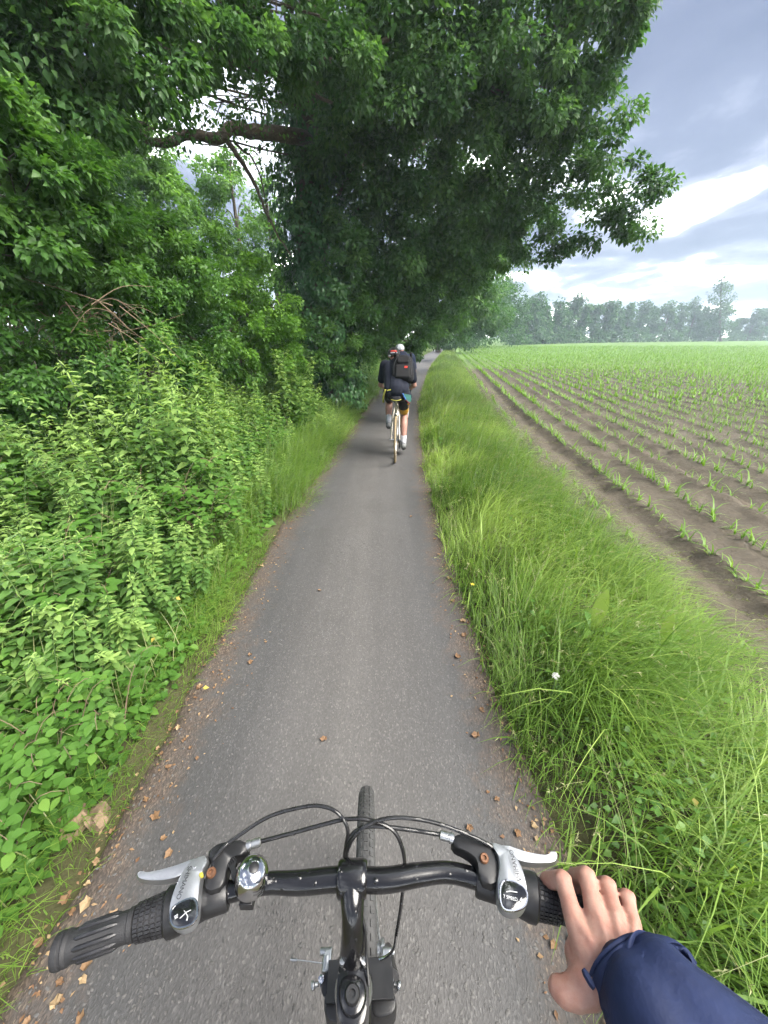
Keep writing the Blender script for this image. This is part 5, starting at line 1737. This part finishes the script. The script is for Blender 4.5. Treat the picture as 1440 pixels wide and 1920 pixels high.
def build_cycle(label, loc, heading, frame_mat):
    e = empty('bicycle', loc, label, 'bicycle', 'bicycles ahead on the path')
    e.rotation_euler = (0, 0, -heading)
    V = Vector
    ra, fa, bb = V((0, 0, .338)), V((0, 1.0, .338)), V((0, .42, .275))
    st, ht, hb = V((0, .235, .84)), V((0, .80, .86)), V((0, .845, .72))
    mb = MB().tube([bb, st], 0.0145, 12).tube([st + V((0, .01, -.05)), ht + V((0, .01, -.04))], 0.0135, 12).tube([bb, hb], 0.0155, 12).tube([ht + V((0, -.01, .03)), hb + V((0, .01, -.03))], 0.018, 12)
    for s in (-1, 1):
        mb.tube([ra + V((.062 * s, 0, 0)), ra + V((.05 * s, .12, .01)), bb + V((.03 * s, -.02, 0))], [0.006, 0.0085, 0.0085], 8)
        mb.tube([ra + V((.062 * s, 0, 0)), ra.lerp(st, .62) + V((.045 * s, 0, 0)), st + V((.014 * s, 0, -.04))], [0.006, 0.0075, 0.0075], 8)
    fr = mb.build('frame', frame_mat, e)
    fk = MB()
    for s in (-1, 1):
        fk.tube([hb + V((0.02 * s, .01, -.03)), V((.048 * s, .88, .60)), fa + V((.052 * s, 0, 0))], [0.012, 0.011, 0.007], 8)
    fk.build('fork', frame_mat, e)
    wheel(e, ra, (1, 0, 0), 0.338, 0.0145, M['tan'], M['alloy'])
    wheel(e, fa, (1, 0, 0), 0.338, 0.0145, M['tan'], M['alloy'])
    MB().tube([st, st + V((0, -.02, .07))], 0.0125, 12).build('seat_post', M['alloy'], e)
    sd = smooth_poly([V(p) for p in ((-.075, .06, .93), (-.072, .0 + .12, .932), (-.03, .22, .93), (-.018, .34, .925), (.018, .34, .925), (.03, .22, .93), (.072, .12, .932), (.075, .06, .93), (.04, .045, .93), (-.04, .045, .93))], 2)
    s_ = MB().pillow(sd, 0.035, 0.3, 0.012).build('saddle', M['shorts'], e)
    MB().tube(spline([(-.072, .055, .905), (-.04, .030, .898), (0, .026, .893), (.04, .030, .898), (.072, .055, .905)], 5), 0.006, 8).build('saddle_trim', M['acid'], s_)
    MB().tube([V((-.09, 0, .338)), V((.09, 0, .338))], 0.006, 8).build('axle', M['alloy'], e)
    cr = MB().lathe(bb - V((.06, 0, 0)), (1, 0, 0), [(0, .02), (.12, .02)], 12)
    cr.lathe(bb + V((.045, 0, 0)), (1, 0, 0), [(0, .095), (.004, .095)], 32)
    cr.tube([bb + V((.07, 0, 0)), bb + V((.085, -.02, -.168))], [.013, .010], 8).tube([bb + V((-.07, 0, 0)), bb + V((-.085, .02, .168))], [.013, .010], 8)
    cr.build('crankset', M['alloy'], e)
    MB().box(bb + V((.125, -.02, -.168)), (.07, .08, .018)).build('pedal', M['satin_black'], e, True, 0.003)
    MB().box(bb + V((-.125, .02, .168)), (.07, .08, .018)).build('pedal', M['satin_black'], e, True, 0.003)
    MB().tube([ra + V((-.03, .09, .31)), ra + V((-.03, .055, .355)), ra + V((0, .05, .37)), ra + V((.03, .055, .355)), ra + V((.03, .09, .31))], .007, 8).build('brake_caliper', M['alloy'], e)
    hbm = MB().tube([ht + V((0, .01, .03)), ht + V((0, .0, .07)), ht + V((0, .09, .085))], .013, 10)
    bc = ht + V((0, .09, .085))
    for s in (-1, 1):
        hbm.tube(spline([bc, bc + V((.17 * s, .01, 0)), bc + V((.205 * s, .05, -.0)), bc + V((.21 * s, .10, -.03)), bc + V((.21 * s, .08, -.11)), bc + V((.215 * s, .0, -.13))], 5), .012, 10)
    hbm.build('handlebar', M['satin_black'], e)
    ch = MB()
    ch.tube([ra + V((.05, 0, .04)), bb + V((.05, 0, .095))], .004, 5).tube([ra + V((.05, 0, -.04)), bb + V((.05, 0, -.095))], .004, 5)
    ch.lathe(ra + V((.035, 0, 0)), (1, 0, 0), [(0, .045), (.015, .03), (.02, .025)], 20)
    ch.build('chain', M['satin_black'], e)
    MB().tube([ra + V((.055, 0, -.02)), ra + V((.06, .03, -.07)), ra + V((.058, .05, -.14))], [.012, .01, .016], 8).build('derailleur', M['satin_black'], e)
    return e


def build_rider(label, loc, heading, shirt, helmet_mat, trims=True):
    e = empty('person', loc, label, 'person', 'cyclists ahead on the path')
    e.rotation_euler = (0, 0, -heading)

    def part(name, chains, mat, voxel=0.009, sm=4, parent=e):
        mb = MB()
        for c in chains:
            chain(mb, c)
        return remesh(mb.build(name, mat, parent), voxel * (1 if trims else 1.6), sm)
    hipL, hipR = (-.088, .235, .985), (.088, .235, .985)
    knL, anL = (-.125, .615, .80), (-.118, .385, .535)
    knR, anR = (.118, .555, .615), (.118, .355, .215)
    shL, shR = (-.185, .615, 1.315), (.185, .615, 1.315)
    elL, haL = (-.262, .665, 1.03), (-.205, .90, .965)
    elR, haR = (.262, .665, 1.03), (.205, .90, .965)
    neck, head = (-.035, .71, 1.385), (-.06, .775, 1.46)
    # one body under the clothes
    chains = [
        [hipL + (.085,), knL + (.058,)], [knL + (.056,), tuple(np.array(knL) * .6 + np.array(anL) * .4) + (.056,), anL + (.036,)],
        [hipR + (.085,), knR + (.058,)], [knR + (.056,), tuple(np.array(knR) * .62 + np.array(anR) * .38 - np.array([0, .02, 0])) + (.056,), anR + (.036,)],
        [anL + (.036,), (-.122, .43, .495, .034), (-.125, .53, .475, .028)], [anR + (.036,), (.12, .40, .165, .034), (.123, .49, .135, .028)],
        [hipL + (.085,), hipR + (.085,)], [(0, .25, 1.0, .12), (0, .42, 1.17, .115), (0, .58, 1.29, .12)],
        [shL + (.055,), shR + (.055,)], [(0, .6, 1.31, .09), neck + (.055,), head + (.078,)],
        [head + (.078,), (-.035, .82, 1.435, .06), (-.035, .86, 1.42, .028)],
        [shL + (.050,), elL + (.040,), haL + (.027,)], [shR + (.050,), elR + (.040,), haR + (.027,)]]
    for s, ha in ((-1, haL), (1, haR)):
        for k in range(4):
            y = ha[1] + 0.012 - 0.004 * k
            x = ha[0] + 0.0
            chains.append([(x, ha[1], ha[2], .02), (ha[0] + (k - 1.5) * .019, ha[1] + .05, ha[2] - .002, .0095), (ha[0] + (k - 1.5) * .019, ha[1] + .055, ha[2] - .035, .0085)])
        chains.append([(ha[0] - .02 * s, ha[1], ha[2], .014), (ha[0] - .05 * s, ha[1] + .03, ha[2] - .015, .0095)])
    body = part('body', chains, M['skin'], 0.0095, 3)
    # clothes
    t = part('shirt', [[(0, .20, 1.02, .135), (0, .40, 1.185, .135), (0, .57, 1.31, .135)], [(-.08, .20, 1.01, .10), (-.10, .42, 1.19, .10), (-.13, .58, 1.31, .085)],
                       [(.08, .20, 1.01, .10), (.10, .42, 1.19, .10), (.13, .58, 1.31, .085)], [(-.12, .22, .955, .055), (.17, .20, .93, .06)],
                       [shL + (.085,), tuple(np.array(shL) * .3 + np.array(elL) * .7) + (.066,)], [shR + (.085,), tuple(np.array(shR) * .3 + np.array(elR) * .7) + (.066,)]], shirt, 0.009, 5)
    sh = part('shorts', [[hipL + (.112,), tuple(np.array(hipL) * .28 + np.array(knL) * .72) + (.078,)], [hipR + (.112,), tuple(np.array(hipR) * .32 + np.array(knR) * .68) + (.078,)],
                         [(-.07, .22, .97, .12), (.07, .22, .97, .12)]], M['shorts'], 0.009, 4)
    if trims:
        k = lambda a, b, f: tuple(np.array(a) * (1 - f) + np.array(b) * f)
        part('hem_band', [[k(hipR, knR, .66) + (.0805,), k(hipR, knR, .84) + (.074,)]], M['amber'], 0.009, 2, sh)
        MB().tube(spline([(-.155, .115, 1.03), (-.178, .135, .97), (-.192, .18, .90), (-.19, .23, .84)], 5), .0135, 8).build('side_stripe', M['acid'], sh)
        MB().tube([(-.13, .105, 1.02), (-.06, .10, 1.035)], .009, 8).build('waist_stripe', M['acid'], sh)
        MB().tube([(.205, .28, .86), (.182, .31, .79)], .010, 8).build('thigh_stripe', M['amber'], sh)
        MB().tube([(.185, .255, .86), (.170, .285, .80)], .009, 8).build('thigh_stripe', M['amber'], sh)
        # the loose tail of a second shirt at the hip
        tl = MB().pillow([Vector(p) for p in ((.09, .085, .985), (.21, .16, .955), (.222, .17, .87), (.19, .12, .845), (.135, .085, .90))], .018, .2, .006).build('shirt_tail', M['teal'], t)
        MB().tube(spline([(.09, .082, .985), (.115, .083, .94), (.137, .082, .90)], 4), .010, 8).build('blue_hem', M['blue'], tl)
        MB().tube(spline([(.137, .082, .898), (.165, .098, .868), (.195, .118, .842)], 4), .009, 8).build('dark_hem', M['maroon'], tl)
    for s, an, ftoe in ((-1, anL, (-.126, .545, .478)), (1, anR, (.124, .50, .135))):
        a = np.array(an)
        up = np.array(knL if s < 0 else knR)
        part('sock', [[tuple(a * .80 + up * .20) + (.049,), tuple(a) + (.042,), tuple(a + np.array([0, .03, -.035])) + (.042,)]], M['white_sock'], 0.008, 2)
        heel = a + np.array([0, -.035, -.055])
        so = part('shoe', [[tuple(heel) + (.040,), tuple(a + np.array([0, .04, -.045])) + (.046,), ftoe + (.037,)]], M['shoe'], 0.008, 3)
        MB().tube([Vector(heel) + Vector((0, -.02, -.034)), Vector(a) + Vector((0, .05, -.088)), Vector(ftoe) + Vector((0, .03, -.034))], [.03, .036, .026], 10).build('sole', M['sole'], so)
    # helmet with ribs
    h = MB()
    hx, hy, hz = head[0], head[1] + .005, head[2] + .035
    rings = []
    v, f = [], []
    for i in range(9):
        th = math.pi / 2 * i / 8 * 1.12
        for k in range(28):
            a = 2 * math.pi * k / 28
            rib = 1 + 0.045 * (1 if (k // 2) % 2 else -1) * math.sin(th) ** 0.5
            v.append((hx + .092 * math.sin(th) * math.cos(a) * rib, hy + .125 * math.sin(th) * math.sin(a) * rib, hz - .015 + .092 * math.cos(th)))
    for i in range(8):
        for k in range(28):
            f.append((i * 28 + k, i * 28 + (k + 1) % 28, (i + 1) * 28 + (k + 1) % 28, (i + 1) * 28 + k))
    f.append(tuple(8 * 28 + k for k in range(28)))
    h.add([Vector(p) for p in v], f)
    hm = h.build('helmet', helmet_mat, e, True, 0, 60)
    if trims:
        MB().tube(spline([(hx - .045, hy - .112, hz + .018), (hx, hy - .124, hz + .022), (hx + .045, hy - .112, hz + .018)], 4), .013, 8).build('helmet_stripe', M['red'], hm)
        MB().tube(spline([(hx - .05, hy - .118, hz + .0), (hx, hy - .130, hz + .003), (hx + .05, hy - .118, hz + .0)], 4), .007, 8).build('helmet_stripe', M['helmet_white'], hm)
        MB().box((hx - .062, hy - .105, hz - .04), (.03, .02, .022)).build('helmet_mark', M['helmet_white'], hm, True, .004)
    part('hair', [[(head[0], head[1] - .035, head[2] + .005, .068), (head[0], head[1] - .03, head[2] - .03, .055)]], M['hair'], 0.008, 2)
    for s in (-1, 1):
        part('ear', [[(head[0] + .078 * s, head[1] + .01, head[2] - .005, .012), (head[0] + .08 * s, head[1] + .005, head[2] - .03, .009)]], M['skin'], 0.005, 1)
    return e


def build_pack(loc, heading):
    e = empty('backpack', loc, 'bulky black backpack with a red patch on the back of the cyclist in dark shirt', 'backpack')
    e.rotation_euler = (0, 0, -heading)
    rot = Matrix.Rotation(math.radians(-30), 3, 'X')
    C = Vector((.085, .345, 1.285))

    def blk(name, c, size, mat, parent, r=0.03):
        mb = MB().box((0, 0, 0), size)
        o = mb.build(name, mat, parent, True)
        b = o.modifiers.new('bevel', 'BEVEL'); b.width = r; b.segments = 4
        o.matrix_local = Matrix.Translation(C + rot @ Vector(c)) @ rot.to_4x4()
        return o
    mb = MB()
    for x in (-.075, 0, .075):
        a, b = C + rot @ Vector((x, 0, -.115)), C + rot @ Vector((x * .75, 0.01, .125))
        chain(mb, [tuple(a) + (.092,), tuple(b) + (.086 if x else .092,)])
    remesh(mb.build('pack_body', M['pack'], e), 0.012, 4)
    blk('pocket', (0, -.085, -.075), (.22, .06, .20), M['pack'], e, .029)
    blk('pocket', (0, -.078, .10), (.18, .05, .10), M['pack'], e, .024)
    blk('patch', (.045, -.117, -.02), (.045, .008, .03), M['red'], e, .003)
    for s in (-1, 1):
        o = MB().tube([C + rot @ Vector((s * .11, -.05, .22)), C + rot @ Vector((s * .12, .10, .22)), C + rot @ Vector((s * .13, .17, .08)), C + rot @ Vector((s * .13, .10, -.14))], .018, 8).build('strap', M['pack'], e)
    MB().tube(spline([C + rot @ Vector((-.125, -.098, -.12)), C + rot @ Vector((-.115, -.102, .06)), C + rot @ Vector((0, -.106, .20)), C + rot @ Vector((.115, -.102, .06)), C + rot @ Vector((.125, -.098, -.12))], 6), .0045, 6).build('zip', M['rib'], e)
    return e


B1 = at_z(741, 866, 0.012)
HD1 = math.radians(3.2)
build_cycle('slim champagne racing bicycle ridden by the cyclist with the backpack', B1, HD1, M['champagne'])
build_rider('cyclist in dark shirt and black yellow-trimmed shorts, carrying the black backpack', B1, HD1, M['jersey'], M['helmet_black'])
build_pack(B1, HD1)
HD2 = math.radians(3.5)
B2 = Vector((0.345, 7.95, 0.012))
build_cycle('bicycle of the front cyclist, mostly hidden behind the backpack wearer', B2, HD2, M['alloy'])
build_rider('cyclist in white helmet riding in front of the backpack wearer', B2, HD2, M['blue_shirt'], M['helmet_white'], False)


# ================================================================== SMALL THINGS
def build_litter():
    rs = random.Random(17)
    protos = []
    for k in range(6):
        r = random.Random(k)
        # a lobed, curled dry leaf
        n = 12
        v = [(0, 0, 0.004)]
        for i in range(n):
            a = 2 * math.pi * i / n
            rad = (1 if i % 2 == 0 else 0.68) * (1.0 + 0.5 * math.cos(a)) * r.uniform(0.85, 1.15)
            v.append((0.022 * rad * math.cos(a), 0.017 * rad * math.sin(a), r.uniform(0, 0.012) + 0.006 * math.sin(a) ** 2))
        f = [(0, 1 + i, 1 + (i + 1) % n) for i in range(n)]
        me = bpy.data.meshes.new('fallen_leaf'); me.from_pydata(v, [], f)
        at = me.attributes.new('rnd', 'FLOAT', 'POINT'); at.data.foreach_set('value', [r.uniform(0.1, 1.0)] * len(v))
        me.materials.append(M['dry'])
        protos.append(me)
    spots = [(815, 1010), (842, 1085), (850, 1128), (866, 1165), (872, 1190), (858, 1230), (905, 1330), (895, 1380), (880, 1552), (968, 1560), (1000, 1548), (1040, 1770), (1025, 1415), (960, 1290),
             (598, 1110), (470, 1245), (440, 1180), (420, 1165), (372, 1290), (345, 1390), (290, 1530), (275, 1500), (208, 1560), (165, 1690), (120, 1690), (160, 1815), (70, 1765), (105, 1885), (515, 1005), (545, 955), (490, 1060), (610, 1390), (770, 970), (930, 1500)]
    for px, py in spots:
        p = at_z(px, py, 0.01)
        spots_r = (p.x, p.y)
        place_leaf(protos, rs, *spots_r, rs.uniform(0.6, 1.05))
    for k in range(95):
        y = 0.35 + 7.5 * rs.random() ** 1.6
        if rs.random() < 0.62:
            x = float(path_l(y)) + abs(rs.gauss(0.02, 0.13))
        else:
            x = float(path_r(y)) - abs(rs.gauss(0.02, 0.09))
        place_leaf(protos, rs, x, y, rs.uniform(0.3, 0.75))
    # crumbs: flakes too small to pick apart
    n = 1700
    y = 0.3 + 11 * RNG.uniform(0, 1, n) ** 1.5
    side = RNG.uniform(0, 1, n) < 0.6
    g = np.abs(RNG.normal(0, 0.13, n))
    x = np.where(side, path_l(y) - 0.02 + g * 1.25, path_r(y) + 0.02 - g * 0.8)
    z = np.full(n, 0.012)
    ang = RNG.uniform(0, 6.28, n)
    ax = np.stack([np.cos(ang), np.sin(ang), RNG.uniform(-.1, .2, n)], 1)
    nr = np.stack([RNG.normal(0, .25, n), RNG.normal(0, .25, n), np.ones(n)], 1)
    l = RNG.uniform(0.006, 0.022, n)
    tag(link('leaf_crumbs', arr_mesh('leaf_crumbs', *leaf_arrays(np.stack([x, y, z], 1), ax, nr, l, l * RNG.uniform(.3, .8, n), RNG.uniform(0, .9, n))), M['dry']), 'brown leaf crumbs scattered along the path edges', 'litter', kind='stuff')
    # loose grit on the path
    n = 5200
    y = 0.3 + 7 * RNG.uniform(0, 1, n) ** 1.7
    x = path_l(y) + (path_r(y) - path_l(y)) * RNG.uniform(0.02, 0.98, n)
    u = (x - path_l(y)) / (path_r(y) - path_l(y))
    z = 0.02 * (1 - (2 * u - 1) ** 2) + 0.0005
    ang = RNG.uniform(0, 6.28, n)
    l = RNG.uniform(0.003, 0.009, n)
    c = np.stack([x, y, z], 1)
    dx = np.stack([np.cos(ang), np.sin(ang), 0 * ang], 1) * l[:, None]
    dy = np.stack([-np.sin(ang), np.cos(ang), 0 * ang], 1) * l[:, None] * 0.6
    v = np.stack([c + dx, c + dy, c - dx, c - dy, c + np.array([0, 0, 1]) * l[:, None] * 0.55], 1).reshape(-1, 3)
    f = (np.arange(n)[:, None, None] * 5 + np.array([[0, 1, 4], [1, 2, 4], [2, 3, 4], [3, 0, 4]])[None]).reshape(-1, 3)
    tag(link('path_grit', arr_mesh('path_grit', v, f), M['grit']), 'loose fine grit lying on the path', 'grit', kind='stuff')


def place_leaf(protos, rs, x, y, sc):
    u = (x - float(path_l(y))) / (float(path_r(y)) - float(path_l(y)))
    z = 0.02 * (1 - (2 * min(max(u, 0), 1) - 1) ** 2) + 0.004
    o = link('fallen_leaf', protos[rs.randrange(6)], None, None, (x, y, z))
    o.rotation_euler = (rs.uniform(-.15, .15), rs.uniform(-.15, .15), rs.uniform(0, 6.28))
    o.scale = (sc, sc, sc)
    tag(o, 'small dry brown leaf lying on the asphalt path', 'leaf', 'fallen leaves on the path')


M['grit'] = plain('grit', (0.075, 0.073, 0.071), 0.85, var=0.5, scale=60)
build_litter()


def build_details():
    rs = random.Random(23)
    # pale chunks of broken wood at the path edge by the left grip
    for k, (px, py, s, lab) in enumerate(((135, 1530, 1.25, 'larger pale chunk of broken rotten wood in the grass fringe'), (178, 1525, 0.8, 'smaller pale splinter of rotten wood beside the larger wood chunk'))):
        p = at_z(px, py, 0.03)
        n = 9
        poly = [Vector((p.x + s * 0.045 * math.cos(2 * math.pi * i / n) * rs.uniform(.7, 1.2), p.y + s * 0.06 * math.sin(2 * math.pi * i / n) * rs.uniform(.5, 1.35), 0.045 + rs.uniform(-.025, .02))) for i in range(n)]
        tag(MB().pillow(poly, .06, .55, .006).build('wood_chunk', M['wood']), lab, 'wood')
    # a broad dock plant standing up in the verge, each leaf a part
    for (px, py, lab, sizes) in ((1108, 1190, 'broad-leaved dock with one bright upright leaf in the verge grass', (0.24, 0.17, 0.18, 0.15, 0.16)),
                                 (1235, 1215, 'darker dock plant with spreading leaves near the field edge', (0.17, 0.16, 0.15, 0.16, 0.14, 0.14))):
        p = at_z(px, py, 0.22)
        e = empty('dock_plant', p, lab, 'dock plant')
        MB().tube([Vector((0, 0, -0.2)), Vector((0.004, 0, -0.08)), Vector((0, 0, 0.03))], [.006, .005, .004], 6).build('stem', M['stem'], e)
        for i, L in enumerate(sizes):
            a = i * 2.4 + 0.6
            up = 1.3 if i == 0 else rs.uniform(.5, 1.0)
            pts = []
            d = Vector((math.cos(a), math.sin(a), 0)) * (0.25 if i == 0 else 1)
            prof = [0.15, .7, 1, .9, .6, 0.05]
            v = []
            sdv = Vector((-d.y, d.x, 0)).normalized()
            for q, w in enumerate(prof):
                t = q / 5
                c = d * (L * t * .8) + Vector((0, 0, L * (up * t - .55 * t * t * (0.3 if i == 0 else 1)) + .02))
                v += [c + sdv * (w * L * .16) + Vector((0, 0, .012 * w)), c, c - sdv * (w * L * .16) + Vector((0, 0, .012 * w))]
            f = []
            for q in range(5):
                b = q * 3
                f += [(b, b + 1, b + 4, b + 3), (b + 1, b + 2, b + 5, b + 4)]
            me = bpy.data.meshes.new('leaf'); me.from_pydata([tuple(x) for x in v], [], f)
            at = me.attributes.new('rnd', 'FLOAT', 'POINT'); at.data.foreach_set('value', [0.9 if i == 0 else rs.uniform(.4, .8)] * len(v))
            me.polygons.foreach_set('use_smooth', [True] * len(f))
            link('leaf', me, M['grass' if i == 0 else 'weed'], e)
    # small flowers
    M['petal_yellow'] = plain('yellow_petal', (0.45, 0.37, 0.03), 0.6, var=.1)
    M['petal_white'] = plain('white_petal', (0.6, 0.6, 0.56), 0.7, var=.1)
    for px, py, z, r, mt, nm, lab in ((886, 1096, .26, .013, 'petal_yellow', 'buttercup', 'tiny yellow buttercup in the verge grass at the path edge'),
                                      (1042, 1268, .34, .017, 'petal_white', 'clover_flower', 'white clover flower head in the verge grass')):
        p = at_z(px, py, z)
        e = empty(nm, (p.x, p.y, 0.02), lab, 'flower')
        MB().tube([Vector((0, 0, 0)), Vector((.004, .003, z * .5)), Vector((0, 0, z - .02))], .0016, 5).build('stem', M['stem'], e)
        fl = MB()
        if nm == 'buttercup':
            for i in range(5):
                a = i * 1.2566
                fl.pillow([Vector((math.cos(a + b) * q * r, math.sin(a + b) * q * r, z - .02 + .004 * q)) for b, q in ((0, .1), (-.5, .8), (0, 1.15), (.5, .8))], .0008, .2, .0003)
        else:
            for i in range(60):
                d = Vector((rs.gauss(0, 1), rs.gauss(0, 1), rs.gauss(.4, 1))).normalized()
                fl.tube([Vector((0, 0, z - .02)) + d * r * .3, Vector((0, 0, z - .02)) + d * r], [.0016, .0008], 4)
        fl.build('flower_head', M[mt], e)
    # yellowed leaves among the nettles
    for px, py, z in ((117, 1342, .28), (25, 1490, .2), (70, 1480, .2), (148, 1237, .3), (380, 1290, .05), (290, 1195, .18), (660 // 2, 1120, .3), (1300, 1495, .2), (1190, 1300, .22)):
        p = at_z(px, py, z)
        arr = leaf_arrays(np.array([[0, 0, 0.0]]), np.array([[rs.uniform(-1, 1), rs.uniform(-1, 1), -.2]]), np.array([[0, -.4, 1.0]]), .032, .024, np.array([.6]))
        tag(link('yellowed_leaf', arr_mesh('yellowed_leaf', *arr), M['yellow'], None, p), 'yellowed leaf caught among the green plants of the verge', 'leaf', 'yellowed leaves among the weeds')
    # pale flower spikes standing over the nettles
    # marker post at the far edge of the field
    q = at_z(1345, 638, 0)
    q = at_y(1345, 637, 118)
    MB_ = MB().tube([Vector((q.x, 118, -0.1)), Vector((q.x, 118, 1.1))], .09, 8).lathe(Vector((q.x, 118, 1.1)), (0, 0, 1), [(0, .09), (.08, .02)], 8)
    tag(MB_.build('marker_post', M['print_white']), 'small white marker post at the far edge of the field', 'post')


build_details()


def build_haze():
    mb = MB().box((0, 0, 11.4), (676, 676, 26.0))
    m = bpy.data.materials.new('haze')
    m.use_nodes = True
    n = m.node_tree.nodes
    n.clear()
    out = nd(n, 'ShaderNodeOutputMaterial')
    v = nd(n, 'ShaderNodeVolumePrincipled')
    v.inputs['Color'].default_value = (0.72, 0.88, 1.0, 1)
    v.inputs['Density'].default_value = HAZE
    v.inputs['Anisotropy'].default_value = 0.2
    m.node_tree.links.new(v.outputs[0], out.inputs['Volume'])
    tag(mb.build('haze', m, None, False), 'pale summer haze filling the air over field and path', 'haze', kind='stuff')


HAZE = 0.0017
build_haze()
